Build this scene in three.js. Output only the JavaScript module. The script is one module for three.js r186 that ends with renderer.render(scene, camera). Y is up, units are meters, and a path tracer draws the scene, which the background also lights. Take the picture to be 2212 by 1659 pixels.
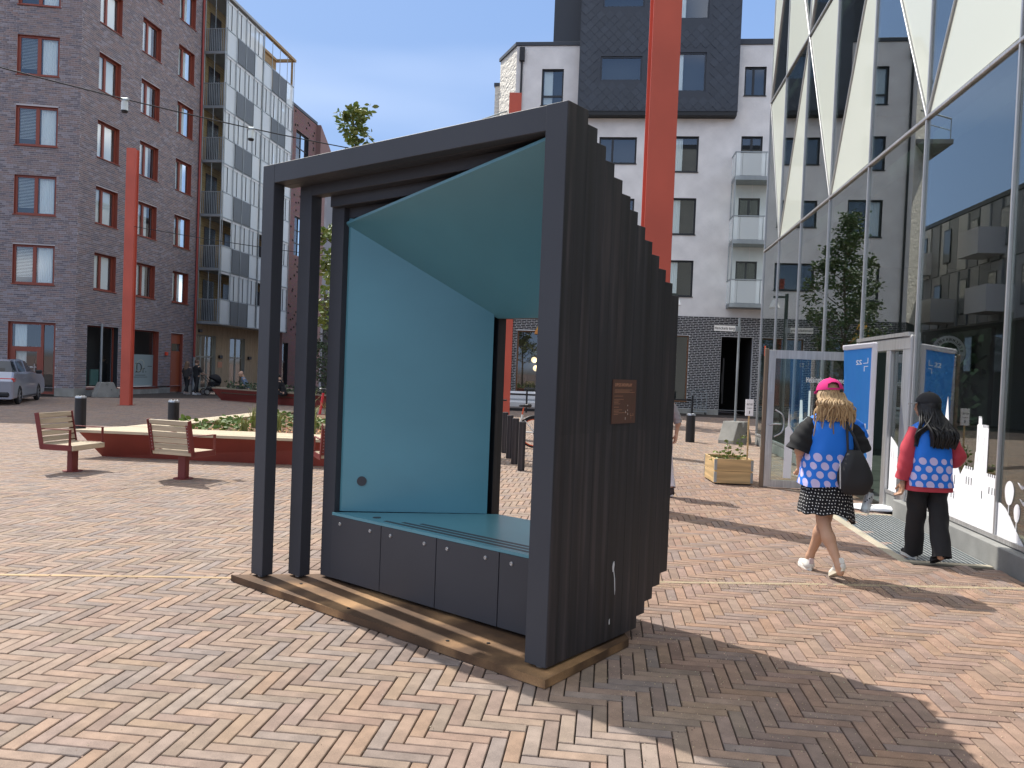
import * as THREE from 'three';
import { mergeGeometries } from 'three/addons/utils/BufferGeometryUtils.js';

const scene = new THREE.Scene();
// ------------------------------------------------------------------ camera
const camera = new THREE.PerspectiveCamera(2 * Math.atan(829.5 / 1735) * 180 / Math.PI, 1024 / 768, 0.05, 600);
camera.position.set(0, 1.68, 0);
const PITCH = 0.025, ROLL = 0.039;
const cFwd = new THREE.Vector3(0, -Math.sin(PITCH), -Math.cos(PITCH)), cR0 = new THREE.Vector3(1, 0, 0), cU0 = new THREE.Vector3().crossVectors(cR0, cFwd);
const cRight = cR0.clone().multiplyScalar(Math.cos(ROLL)).addScaledVector(cU0, Math.sin(ROLL));
const cUp = cU0.clone().multiplyScalar(Math.cos(ROLL)).addScaledVector(cR0, -Math.sin(ROLL));
camera.quaternion.setFromRotationMatrix(new THREE.Matrix4().makeBasis(cRight, cUp, cFwd.clone().negate()));
camera.setViewOffset(1024, 768, 0, -5.96, 1024, 768);
camera.updateMatrixWorld(true);
// ------------------------------------------------------------------ renderer, sky, sun
const renderer = new THREE.WebGLRenderer({ antialias: true });
renderer.setSize(1024, 768);
renderer.toneMapping = THREE.LinearToneMapping;
renderer.toneMappingExposure = 1.82;
renderer.shadowMap.enabled = true;
const SUN = new THREE.Vector3(-0.719 * Math.cos(0.925), Math.sin(0.925), -0.695 * Math.cos(0.925)).normalize();
{
  const W = 1024, H = 512, data = new Float32Array(W * H * 4);
  const hash = (x, y) => { const s = Math.sin(x * 127.1 + y * 311.7) * 43758.5453; return s - Math.floor(s); };
  const vn = (x, y, px) => { const xi = Math.floor(x), yi = Math.floor(y), f = x - xi, g = y - yi, a = f * f * (3 - 2 * f), b = g * g * (3 - 2 * g), m = v => ((v % px) + px) % px;
    return (hash(m(xi), yi) * (1 - a) + hash(m(xi + 1), yi) * a) * (1 - b) + (hash(m(xi), yi + 1) * (1 - a) + hash(m(xi + 1), yi + 1) * a) * b; };
  const dirOf = (i, j) => { const phi = ((i + .5) / W - .5) * 2 * Math.PI, th = ((j + .5) / H - .5) * Math.PI; return new THREE.Vector3(Math.cos(phi) * Math.cos(th), Math.sin(th), Math.sin(phi) * Math.cos(th)); };
  // fair weather clouds over the whole dome; added out of view to lift shade light, offset searched for a clear front
  const cloud = (d, ox, oz) => { if (d.y < .02) return 0; const k = 1 / (d.y + .22); let x = d.x * k * 1.05 + ox, z = d.z * k * 1.05 + oz, n = 0, a = .5; for (let o = 0; o < 5; o++) { n += a * vn(x, z, 4096); x = x * 2.03 + 11.3; z = z * 2.03 + 5.7; a *= .5; } const c = Math.min(1, Math.max(0, (n - .485) / .13)); return c * c * (3 - 2 * c) * Math.min(1, (d.y - .02) * 9); };
  let best = [1e9, 0, 0];
  for (let t = 0; t < 2500; t++) { const ox = 200 + t * 3.71, oz = 300 + t * 1.93; let front = 0, all = 0, nf = 0, na = 0;
    for (let j = H / 2 + 4; j < H - 20; j += 14) for (let i = 0; i < W; i += 22) { const d = dirOf(i, j), c = cloud(d, ox, oz), w = Math.cos(((j + .5) / H - .5) * Math.PI); all += c * w; na += w; if (d.z < -.8 && d.y < .5) { front += c; nf++; } }
    const sc = front / nf * 3 + Math.abs(.45 - all / na) * 4; if (sc < best[0]) best = [sc, ox, oz, front / nf, all / na]; }
  console.log('clouds', best.map(v => v.toFixed(3)).join(' '));
  for (let j = 0; j < H; j++) for (let i = 0; i < W; i++) {
    const d = dirOf(i, j);
    const e = Math.max(0, d.y), t = Math.pow(e, .5);
    let r = .31 + (.062 - .31) * t, g = .425 + (.155 - .425) * t, b = .60 + (.39 - .60) * t;
    const c = Math.max(0, d.dot(SUN)), glow = Math.pow(c, 5) * .13 + Math.pow(c, 40) * .5;
    r += glow; g += glow; b += glow * .95;
    const u = (i + .5) / W, v = d.y / (.25 + Math.abs(d.y)); // thin cirrus
    let n = 0, am = .5, fx = 10, fy = 9;
    for (let o = 0; o < 5; o++) { n += am * vn(u * fx + (o ? 0 : v * 2), v * fy * 1.6 + o * 7.3, fx); am *= .5; fx *= 2; fy *= 2; }
    const cl = Math.min(1, Math.max(0, (n - .5) * 3.2)) * .15 * Math.min(1, e * 6);
    r += (.92 - r) * cl; g += (.95 - g) * cl; b += (1.02 - b) * cl;
    const cc = cloud(d, best[1], best[2]);
    const lum = 1.55 - .85 * Math.min(1, Math.max(0, (d.y - .2) / .6)); // clouds dimmed overhead to deepen the shade on the ground
    r += (lum - r) * cc; g += (lum * 1.005 - g) * cc; b += (lum * 1.02 - b) * cc;
    if (d.y < 0) { const k = Math.min(1, -d.y * 6); r += (.22 - r) * k; g += (.19 - g) * k; b += (.17 - b) * k; }
    const q = (j * W + i) * 4; data[q] = r; data[q + 1] = g; data[q + 2] = b; data[q + 3] = 1;
  }
  const sky = new THREE.DataTexture(data, W, H, THREE.RGBAFormat, THREE.FloatType);
  sky.mapping = THREE.EquirectangularReflectionMapping; sky.magFilter = THREE.LinearFilter; sky.minFilter = THREE.LinearFilter; sky.needsUpdate = true;
  scene.background = sky; scene.environment = sky;
}
const sun = new THREE.DirectionalLight(new THREE.Color(1, .955, .88), 3.3);
sun.position.copy(SUN).multiplyScalar(80); sun.target.position.set(0, 0, -14); sun.position.add(sun.target.position);
sun.castShadow = true; sun.shadow.mapSize.set(4096, 4096);
Object.assign(sun.shadow.camera, { left: -40, right: 40, top: 40, bottom: -40, near: 1, far: 200 });
scene.add(sun, sun.target);

// ------------------------------------------------------------------ helpers
let seed = 20240611;
const rnd = () => { seed |= 0; seed = seed + 0x6D2B79F5 | 0; let t = Math.imul(seed ^ seed >>> 15, 1 | seed); t = t + Math.imul(t ^ t >>> 7, 61 | t) ^ t; return ((t ^ t >>> 14) >>> 0) / 4294967296; };
const rr = (a, b) => a + (b - a) * rnd();
const pick = a => a[Math.floor(rnd() * a.length)];
const V = (x, y, z) => new THREE.Vector3(x, y, z);
const lin = (r, g, b) => new THREE.Color().setRGB(r, g, b);
const used = {};
const numbered = n => { const k = used[n] = (used[n] || 0) + 1; return k === 1 ? n : n + '_' + String(k - 1).padStart(3, '0'); };
function project(p) { // fraction of the picture
  const v = p.clone().sub(camera.position), z = v.dot(cFwd);
  return [ (1106 + 1735 * v.dot(cRight) / z) / 2212, (829.5 + 12.88 - 1735 * v.dot(cUp) / z) / 1659, z ];
}
const inView = (p, m = 0) => { const [x, y, z] = project(p); return z > .3 && x > -m && x < 1 + m && y > -m && y < 1 + m; };
function tag(o, label, category, group, kind) {
  o.userData.label = label; if (category) o.userData.category = category; if (group) o.userData.group = group; if (kind) o.userData.kind = kind; return o;
}
function thing(name, label, category, pos = [0, 0, 0], turn = 0, group) {
  const o = new THREE.Group(); o.name = numbered(name); o.position.set(...pos); o.rotation.y = turn; scene.add(o);
  return tag(o, label, category, group);
}
function sub(name, parent, pos = [0, 0, 0], turn = 0) { const o = new THREE.Group(); o.name = name; o.position.set(...pos); o.rotation.y = turn; parent.add(o); return o; }
function metreUV(g) {
  const p = g.attributes.position, n = g.attributes.normal, uv = new Float32Array(p.count * 2);
  for (let i = 0; i < p.count; i++) {
    const ax = Math.abs(n.getX(i)), ay = Math.abs(n.getY(i)), az = Math.abs(n.getZ(i));
    if (ay >= ax && ay >= az) { uv[2 * i] = p.getX(i); uv[2 * i + 1] = p.getZ(i); }
    else if (ax >= az) { uv[2 * i] = p.getZ(i); uv[2 * i + 1] = p.getY(i); }
    else { uv[2 * i] = p.getX(i); uv[2 * i + 1] = p.getY(i); }
  }
  g.setAttribute('uv', new THREE.BufferAttribute(uv, 2)); return g;
}
function clean(g) { // same attributes everywhere, so that geometries merge
  let q = g.index ? g.toNonIndexed() : g;
  for (const k of Object.keys(q.attributes)) if (!['position', 'normal', 'uv', 'color'].includes(k)) q.deleteAttribute(k);
  if (!q.attributes.normal) q.computeVertexNormals();
  if (!q.attributes.uv) metreUV(q);
  q.morphAttributes = {}; q.clearGroups && q.clearGroups();
  return q;
}
function M(name, geos, mat, parent, keepUV) {
  if (!Array.isArray(geos)) geos = [geos];
  let g = geos.length === 1 ? clean(geos[0]) : mergeGeometries(geos.map(clean));
  if (!keepUV) metreUV(g);
  const m = new THREE.Mesh(g, mat); m.name = parent ? name : numbered(name); m.castShadow = m.receiveShadow = true; (parent || scene).add(m); return m;
}
function T(g, x = 0, y = 0, z = 0, rx = 0, ry = 0, rz = 0) {
  const m = new THREE.Matrix4().makeRotationFromEuler(new THREE.Euler(rx, ry, rz, 'YXZ')); m.setPosition(x, y, z); g.applyMatrix4(m); return g;
}
// box from corner to corner, with chamfered edges c
function bx(x0, y0, z0, x1, y1, z1, c = 0) {
  const w = x1 - x0, h = y1 - y0, d = z1 - z0;
  if (!c) return T(new THREE.BoxGeometry(w, h, d), (x0 + x1) / 2, (y0 + y1) / 2, (z0 + z1) / 2);
  return T(chamfer(w, h, d, c), (x0 + x1) / 2, (y0 + y1) / 2, (z0 + z1) / 2);
}
function chamfer(w, h, d, c) {
  c = Math.min(c, w * .45, h * .45, d * .45);
  const a = w / 2, b = h / 2, e = d / 2, pos = [];
  const tri = (p, q, r) => pos.push(...p, ...q, ...r);
  const quad = (p, q, r, s) => { tri(p, q, r); tri(p, r, s); };
  const X = (s, y, z) => [s * a, y * (b - c), z * (e - c)], Y = (s, x, z) => [x * (a - c), s * b, z * (e - c)], Z = (s, x, y) => [x * (a - c), y * (b - c), s * e];
  quad(X(1, -1, 1), X(1, -1, -1), X(1, 1, -1), X(1, 1, 1)); quad(X(-1, -1, -1), X(-1, -1, 1), X(-1, 1, 1), X(-1, 1, -1));
  quad(Y(1, -1, 1), Y(1, 1, 1), Y(1, 1, -1), Y(1, -1, -1)); quad(Y(-1, -1, -1), Y(-1, 1, -1), Y(-1, 1, 1), Y(-1, -1, 1));
  quad(Z(1, -1, -1), Z(1, 1, -1), Z(1, 1, 1), Z(1, -1, 1)); quad(Z(-1, 1, -1), Z(-1, -1, -1), Z(-1, -1, 1), Z(-1, 1, 1));
  for (const i of [-1, 1]) for (const j of [-1, 1]) {
    const f = (p, q, r, s) => (i * j > 0 ? quad(p, q, r, s) : quad(s, r, q, p));
    f(X(i, j, 1), X(i, j, -1), Y(j, i, -1), Y(j, i, 1)); f(Y(i, 1, j), Y(i, -1, j), Z(j, -1, i), Z(j, 1, i)); f(Z(i, j, 1), Z(i, j, -1), X(j, -1, i), X(j, 1, i));
  }
  for (const i of [-1, 1]) for (const j of [-1, 1]) for (const k of [-1, 1]) { const p = X(i, j, k), q = Y(j, i, k), r = Z(k, i, j); i * j * k > 0 ? tri(p, q, r) : tri(r, q, p); }
  const g = new THREE.BufferGeometry(); g.setAttribute('position', new THREE.Float32BufferAttribute(pos, 3)); g.computeVertexNormals(); return metreUV(g);
}
const cyl = (r0, r1, h, x = 0, y = 0, z = 0, n = 16) => T(new THREE.CylinderGeometry(r0, r1, h, n), x, y + h / 2, z);
function bar(a, b, r, n = 8, r2 = r) { // round bar between two points
  const d = b.clone().sub(a), L = d.length(), g = new THREE.CylinderGeometry(r2, r, L, n);
  const m = new THREE.Matrix4().makeRotationFromQuaternion(new THREE.Quaternion().setFromUnitVectors(V(0, 1, 0), d.normalize()));
  m.setPosition(a.clone().add(b).multiplyScalar(.5)); return g.applyMatrix4(m);
}
const tube = (pts, r, n = 24, k = 8, closed = false) => new THREE.TubeGeometry(new THREE.CatmullRomCurve3(pts, closed, 'centripetal'), n, r, k, closed);
function ext(pts, depth, bevel = 0, holes = []) { // outline in x,y pulled along +z
  const s = new THREE.Shape(pts.map(p => new THREE.Vector2(p[0], p[1])));
  for (const h of holes) s.holes.push(new THREE.Path(h.map(p => new THREE.Vector2(p[0], p[1]))));
  return new THREE.ExtrudeGeometry(s, { depth, bevelEnabled: bevel > 0, bevelThickness: bevel, bevelSize: bevel, bevelSegments: 2, curveSegments: 20 });
}
const rect = (x0, y0, x1, y1) => [[x0, y0], [x1, y0], [x1, y1], [x0, y1]];
const flat = (pts, y0, y1) => T(ext(pts.map(p => [p[0], -p[1]]), y1 - y0), 0, y0, 0, -Math.PI / 2); // outline in x,z
// a frame on a facade: s along it, y up, n out of it
class Frame {
  constructor(x, z, dx, dz) { this.x = x; this.z = z; this.a = Math.atan2(-dz, dx); this.c = Math.cos(this.a); this.s = Math.sin(this.a); }
  at(s, y = 0, n = 0) { return V(this.x + s * this.c + n * this.s, y, this.z - s * this.s + n * this.c); }
}
// ------------------------------------------------------------------ textures
const TEX = {};
function noiseGrid(n) { const a = new Float32Array(n * n); for (let i = 0; i < n * n; i++) a[i] = rnd(); return a; }
const NG = noiseGrid(64);
function pn(x, y, px, py) { // periodic value noise, period px,py cells (<= 64)
  const xi = Math.floor(x), yi = Math.floor(y), f = x - xi, g = y - yi, a = f * f * (3 - 2 * f), b = g * g * (3 - 2 * g);
  const x0 = ((xi % px) + px) % px, x1 = (x0 + 1) % px, y0 = ((yi % py) + py) % py, y1 = (y0 + 1) % py;
  return (NG[y0 * 64 + x0] * (1 - a) + NG[y0 * 64 + x1] * a) * (1 - b) + (NG[y1 * 64 + x0] * (1 - a) + NG[y1 * 64 + x1] * a) * b;
}
function fbm(u, v, f, oct = 4, sx = 1, sy = 1) { let s = 0, a = .5, t = 0; for (let o = 0; o < oct; o++) { const fx = Math.min(64, Math.round(f * sx)), fy = Math.min(64, Math.round(f * sy)); s += a * pn(u * fx + o * 3.7 * 0, v * fy, fx, fy); t += a; a *= .5; f *= 2; } return s / t; }
function dataTex(w, h, fn, srgb = true, rep = 1, repY = rep) {
  const d = new Uint8Array(w * h * 4);
  for (let j = 0; j < h; j++) for (let i = 0; i < w; i++) { const c = fn((i + .5) / w, (j + .5) / h, i, j), q = (j * w + i) * 4; for (let k = 0; k < 3; k++) d[q + k] = Math.max(0, Math.min(255, (Array.isArray(c) ? c[k] : c) * 255)); d[q + 3] = 255; }
  const t = new THREE.DataTexture(d, w, h, THREE.RGBAFormat); t.wrapS = t.wrapT = THREE.RepeatWrapping; t.magFilter = THREE.LinearFilter; t.minFilter = THREE.LinearMipmapLinearFilter; t.generateMipmaps = true;
  if (srgb) t.colorSpace = THREE.SRGBColorSpace; t.repeat.set(rep, repY); t.needsUpdate = true; return t;
}
function canvasTex(w, h, draw) { const c = document.createElement('canvas'); c.width = w; c.height = h; draw(c.getContext('2d'), w, h); const t = new THREE.CanvasTexture(c); t.colorSpace = THREE.SRGBColorSpace; t.anisotropy = 8; return t; }
TEX.grain = dataTex(512, 512, (u, v) => .78 + .20 * fbm(u, v, 9, 4) + .26 * (rnd() - .4) * (rnd() > .5 ? 1 : .3) - (rnd() > .985 ? .34 : 0), true, 1.6);
TEX.grainBump = dataTex(256, 256, () => .5 + (rnd() - .5) * .6 - (rnd() > .98 ? .4 : 0), false, 2);
TEX.mottle = dataTex(512, 512, (u, v) => .80 + .22 * fbm(u, v, 4, 5) + .05 * (rnd() - .5), true, .5);
TEX.plasterBump = dataTex(512, 512, (u, v) => fbm(u, v, 16, 3) * .7 + .3 * rnd(), false, 1);
TEX.roughPlaster = dataTex(512, 512, (u, v) => fbm(u, v, 8, 4, 1, 2), false, .6);
TEX.streak = dataTex(512, 1024, (u, v) => { // stained boards: fine vertical grain, stain worn off to brown wood in ragged streaks
  const a = fbm(u, v, 26, 3, 1.3, .10), f = fbm(u, v, 60, 1, 1, .05), w = fbm(u, v, 12, 4, 2.2, .35), q = fbm(u, v, 3, 3, 1, 1), s = .48 + .36 * a + .16 * f;
  const worn = Math.min(1, Math.max(0, (w - .50 + .22 * (q - .5) + (v < .4 ? .05 : -.035)) * 6)) * (.35 + .65 * f);
  return [.58 * s + .20 * worn, .575 * s + .155 * worn, .605 * s + .13 * worn]; }, true, .72, .3);
TEX.paint = dataTex(256, 256, (u, v) => .9 + .1 * fbm(u, v, 4, 4), true, .5);
TEX.rust = dataTex(512, 512, (u, v) => { const a = fbm(u, v, 5, 5), b = fbm(v, u, 11, 4), k = Math.min(1, Math.max(0, (a - .40) * 3.4)), g = .88 + .34 * (b - .5) + .14 * (rnd() - .5); return [(.40 + .30 * k) * g, (.30 + .25 * k) * g, (.215 + .175 * k) * g]; }, true, .6);
TEX.wood = dataTex(512, 256, (u, v) => { const a = fbm(u, v, 24, 3, .12, 1.6), b = fbm(u, v, 3, 3, 1, 2), g = .86 + .05 * Math.sin((v * 22 + b * 4) * 2) + .16 * (a - .5); return [g, g * .97, g * .92]; }, true, .5, 1.2);
TEX.woodV = TEX.wood.clone(); TEX.woodV.rotation = Math.PI / 2; TEX.woodV.needsUpdate = true;
TEX.concrete = dataTex(512, 512, (u, v) => .72 + .24 * fbm(u, v, 5, 5) + .07 * (rnd() - .5) - (rnd() > .996 ? .2 : 0), true, .7);
TEX.brushed = dataTex(256, 256, (u, v) => .85 + .15 * fbm(u, v, 32, 2, 1.5, .1), true, 1);
// ------------------------------------------------------------------ materials
const std = (c, rough = .8, o = {}) => new THREE.MeshStandardMaterial({ color: c, roughness: rough, ...o });
const phys = (c, rough, o) => new THREE.MeshPhysicalMaterial({ color: c, roughness: rough, ...o });
const MAT = {
  blackWood: std(lin(.125, .125, .135), .62, { map: TEX.streak, bumpMap: TEX.streak, bumpScale: .0012 }),
  blackFrame: std(lin(.048, .05, .059), .6, { map: TEX.paint, bumpMap: TEX.mottle, bumpScale: .001 }),
  blackPanel: std(lin(.05, .051, .06), .5, { map: TEX.paint }),
  teal: phys(lin(.118, .32, .385), .34, { map: TEX.paint, clearcoat: .25, clearcoatRoughness: .3 }),
  rust: std(lin(.95, .93, .9), .75, { map: TEX.rust, bumpMap: TEX.rust, bumpScale: .0015, metalness: .15 }),
  steel: std(lin(.56, .57, .58), .32, { metalness: .85, map: TEX.brushed }),
  alu: std(lin(.60, .60, .60), .38, { metalness: .7, map: TEX.brushed }),
  galv: std(lin(.42, .46, .47), .5, { metalness: .55, map: TEX.mottle }),
  redPaint: std(lin(.60, .105, .06), .5, { map: TEX.paint }),
  redDark: std(lin(.19, .028, .024), .5, { map: TEX.paint }),
  redSteel: std(lin(.30, .052, .032), .55, { map: TEX.mottle }),
  slat: std(lin(.64, .56, .44), .7, { map: TEX.wood }),
  paleWood: std(lin(.66, .58, .45), .7, { map: TEX.wood }),
  pine: std(lin(.76, .56, .30), .65, { map: TEX.wood }),
  claddingWood: std(lin(.62, .52, .38), .75, { map: TEX.woodV }),
  concrete: std(lin(.42, .41, .37), .85, { map: TEX.concrete, bumpMap: TEX.concrete, bumpScale: .004 }),
  plinth: std(lin(.36, .36, .34), .8, { map: TEX.concrete }),
  plaster: std(lin(.86, .835, .81), .9, { map: TEX.paint, bumpMap: TEX.plasterBump, bumpScale: .006 }),
  plasterRough: std(lin(.74, .70, .62), .9, { bumpMap: TEX.roughPlaster, bumpScale: .06 }),
  anthracite: std(lin(.035, .042, .055), .5),
  blackMetal: std(lin(.018, .018, .02), .45, { metalness: .2 }),
  winRed: std(lin(.24, .055, .032), .5),
  winBlack: std(lin(.02, .022, .026), .45),
  glass: phys(lin(.82, .89, .90), .0, { transmission: 1, thickness: 0, ior: 2.2, transparent: false }),
  clearGlass: phys(lin(.90, .96, .95), .02, { transmission: 1, thickness: 0, ior: 1.5 }),
  milkGlass: phys(lin(.88, .94, .93), .25, { transmission: .42, thickness: 0, ior: 1.5 }),
  facadeGlass: phys(lin(.58, .66, .62), .0, { transmission: 1, thickness: 0, ior: 2.33 }),
  frit: phys(lin(.56, .59, .51), .45, { clearcoat: .45, clearcoatRoughness: .03, ior: 1.45 }),
  film: std(lin(.82, .82, .84), .5),
  curtain: std(lin(.88, .88, .86), .9, { side: THREE.DoubleSide }),
  blind: std(lin(.86, .86, .83), .7),
  room: std(lin(.045, .045, .045), .95),
  rubber: std(lin(.016, .016, .017), .8),
  leafMat: phys(lin(.085, .15, .03), .6, { side: THREE.DoubleSide, transmission: .25, thickness: 0 }),
  leafDark: std(lin(.035, .06, .022), .6, { side: THREE.DoubleSide }),
  bark: std(lin(.12, .09, .065), .95, { map: TEX.mottle }),
};
// ================================================================== GROUND
const PAL = []; // paver colours: orange, sand, mauve brown, grey
for (const [r, g, b, n] of [[.46, .305, .205, 5], [.43, .315, .235, 6], [.385, .29, .23, 6], [.34, .255, .21, 4], [.345, .30, .265, 5], [.27, .23, .21, 3], [.30, .215, .185, 3], [.44, .285, .21, 2]])
  for (let i = 0; i < n; i++) { const k = rr(.80, 1.0); const q = .5; PAL.push(lin((.385 + (r - .385) * q) * k * rr(.96, 1.04), (.277 + (g - .277) * q) * k, (.213 + (b - .213) * q) * k * rr(.95, 1.05))); }
{
  const ground = M('ground', T(new THREE.PlaneGeometry(500, 500), 0, -.06, 0, -Math.PI / 2), std(lin(.21, .145, .12), .9, { map: TEX.mottle }));
  ground.userData.kind = 'structure';
  const paving = new THREE.Group(); paving.name = 'paving'; paving.userData.kind = 'structure'; scene.add(paving);
  M('sand_bed', T(new THREE.PlaneGeometry(64, 40), -8, -.016, -18, -Math.PI / 2), std(lin(.06, .043, .033), .95, { map: TEX.grain }), paving);
  // herringbone of 300 x 75 mm pavers, laid along the street
  const Wd = .0752, L = 4 * Wd, a = 6.7 * Math.PI / 180, ax = V(Math.cos(a), 0, Math.sin(a)), bz = V(Math.sin(a), 0, -Math.cos(a));
  const spots = [];
  for (let m = -60; m < 110; m++) for (let k = -560; k < 640; k++) {
    for (const hv of [0, 1]) {
      const u = hv ? (k + 8 * m + .5) * Wd : (k + 8 * m + 2) * Wd, v = hv ? (k + 3) * Wd : (k + .5) * Wd;
      const x = -3 + ax.x * u + bz.x * v, z = -8 + ax.z * u + bz.z * v;
      if (z > -1.2 || z < -34 || x < -27 || x > 11) continue;
      if (Math.abs(x) > -z * .70 + 1.2) continue;
      const wallX = 4.60 + .127 * (-7.422 - z); if (z > -21.5 && x > wallX) continue;
      if (x > 3.86 + .127 * (-7.7 - z) && z < -7.5 && z > -10.35) continue; // entrance grate
      spots.push({ x, z, r: hv ? a + Math.PI / 2 : a, d: Math.hypot(x, z) });
    }
  }
  const geo = [0, 1, 2].map(i => {
    const w = L - .007, d = Wd - .007, h = .04, c = .0035, p = [], uv = [];
    const q = (A, B, C, D) => { for (const t of [A, B, C, A, C, D]) { p.push(...t); uv.push(t[0] + i * .31, t[2] + i * .17); } };
    const P = (sx, sz, k) => k ? [sx * (w / 2 - c), 0, sz * (d / 2 - c)] : [sx * w / 2, -c, sz * d / 2], Q = (sx, sz) => [sx * w / 2, -h, sz * d / 2];
    q(P(-1, 1, 1), P(1, 1, 1), P(1, -1, 1), P(-1, -1, 1));
    const ring = [[-1, 1], [1, 1], [1, -1], [-1, -1]];
    for (let e = 0; e < 4; e++) { const s = ring[e], t = ring[(e + 1) % 4]; q(P(...s, 0), P(...t, 0), P(...t, 1), P(...s, 1)); q(Q(...s), Q(...t), P(...t, 0), P(...s, 0)); }
    const g = new THREE.BufferGeometry(); g.setAttribute('position', new THREE.Float32BufferAttribute(p, 3)); g.setAttribute('uv', new THREE.Float32BufferAttribute(uv, 2)); g.computeVertexNormals(); return g;
  });
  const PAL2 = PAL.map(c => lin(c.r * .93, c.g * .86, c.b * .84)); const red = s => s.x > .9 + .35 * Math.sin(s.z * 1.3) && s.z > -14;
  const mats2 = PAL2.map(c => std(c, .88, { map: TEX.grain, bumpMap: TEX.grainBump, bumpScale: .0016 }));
  const mats = PAL.map(c => std(c, .88, { map: TEX.grain, bumpMap: TEX.grainBump, bumpScale: .0016 }));
  const white = std(lin(1, 1, 1), .88, { map: TEX.grain, bumpMap: TEX.grainBump, bumpScale: .0016 });
  spots.sort((p, q) => p.d - q.d);
  let left = 300; const rest = [[], [], []];
  for (const s of spots) {
    s.tx = rr(-.006, .006); s.tz = rr(-.010, .010); s.y = rr(-.0018, .0012);
    const p = V(s.x, 0, s.z);
    if (left > 0 && s.d > 2.9 && inView(p, .0) && !(s.x > -1.9 && s.x < .9 && s.z < -4.4 && s.z > -6.4)) {
      const b = new THREE.Mesh(geo[left % 3], pick(red(s) ? mats2 : mats)); b.name = 'brick'; b.position.set(s.x, s.y, s.z); b.rotation.set(s.tx, -s.r, s.tz, 'YXZ'); b.castShadow = b.receiveShadow = true; paving.add(b); left--;
    } else rest[Math.floor(rnd() * 3)].push(s);
  }
  const o = new THREE.Object3D();
  rest.forEach((list, i) => {
    const im = new THREE.InstancedMesh(geo[i], white, list.length); im.name = 'brick'; im.userData.kind = 'stuff'; im.castShadow = im.receiveShadow = true;
    list.forEach((s, j) => { o.position.set(s.x, s.y, s.z); o.rotation.set(s.tx, -s.r, s.tz, 'YXZ'); o.updateMatrix(); im.setMatrixAt(j, o.matrix); im.setColorAt(j, pick(red(s) ? PAL2 : PAL)); });
    paving.add(im);
  });
  // a steel edging strip set in the paving on the left, a sand filled joint on the right
  for (const [x0, z0, x1, z1] of [[-7.2, -5.63, -3.42, -6.0], [-3.41, -6.005, -1.93, -6.14]]) {
    const A = V(x0, 0, z0), B = V(x1, 0, z1), d = B.clone().sub(A), l = d.length();
    const m = M('edging_strip', bx(0, -.02, -.022, l, .003, .022, .002), std(lin(.52, .36, .20), .8, { map: TEX.mottle }), paving); m.position.copy(A); m.rotation.y = Math.atan2(-d.z, d.x);
  }
  const sandMat = std(lin(.44, .35, .23), .95, { map: TEX.grain, bumpMap: TEX.grainBump, bumpScale: .004 });
  const js = M('sand_joint', flat([[1.0, -6.45], [2.6, -6.61], [4.5, -6.73], [4.5, -6.79], [2.6, -6.66], [1.0, -6.50]], -.012, .001), sandMat, paving);
  // loose sand grains on the paving to the right, dry litter to the left
  const grain = new THREE.TetrahedronGeometry(1, 0), gi = new THREE.InstancedMesh(grain, std(lin(.62, .52, .38), .9), 16000); gi.name = 'loose_sand'; gi.userData.kind = 'stuff';
  for (let j = 0; j < 16000; j++) {
    let x, z; const t = rnd();
    if (t < .62) { x = rr(.6, 4.4); z = rr(-7.4, -2.8); if (rnd() < .35) { z = -6.47 - (x - 1) * .075 + rr(-.16, .16); } }
    else if (t < .8) { x = rr(-9, -4); z = rr(-13, -9.2); } else { x = rr(-4, 4); z = rr(-12, -3); }
    const s = .0014 + .0048 * rnd() * rnd(); o.position.set(x, .0012, z); o.rotation.set(rr(0, 6), rr(0, 6), 0); o.scale.setScalar(s); o.updateMatrix(); gi.setMatrixAt(j, o.matrix); gi.setColorAt(j, rnd() < .12 ? lin(.05, .045, .04) : lin(rr(.8, 1.1), rr(.8, 1), rr(.7, 1)));
  }
  o.scale.setScalar(1);
  tag(gi, 'pale loose sand grains scattered over the brick paving', 'sand', null, 'stuff'); scene.add(gi);
}
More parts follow.
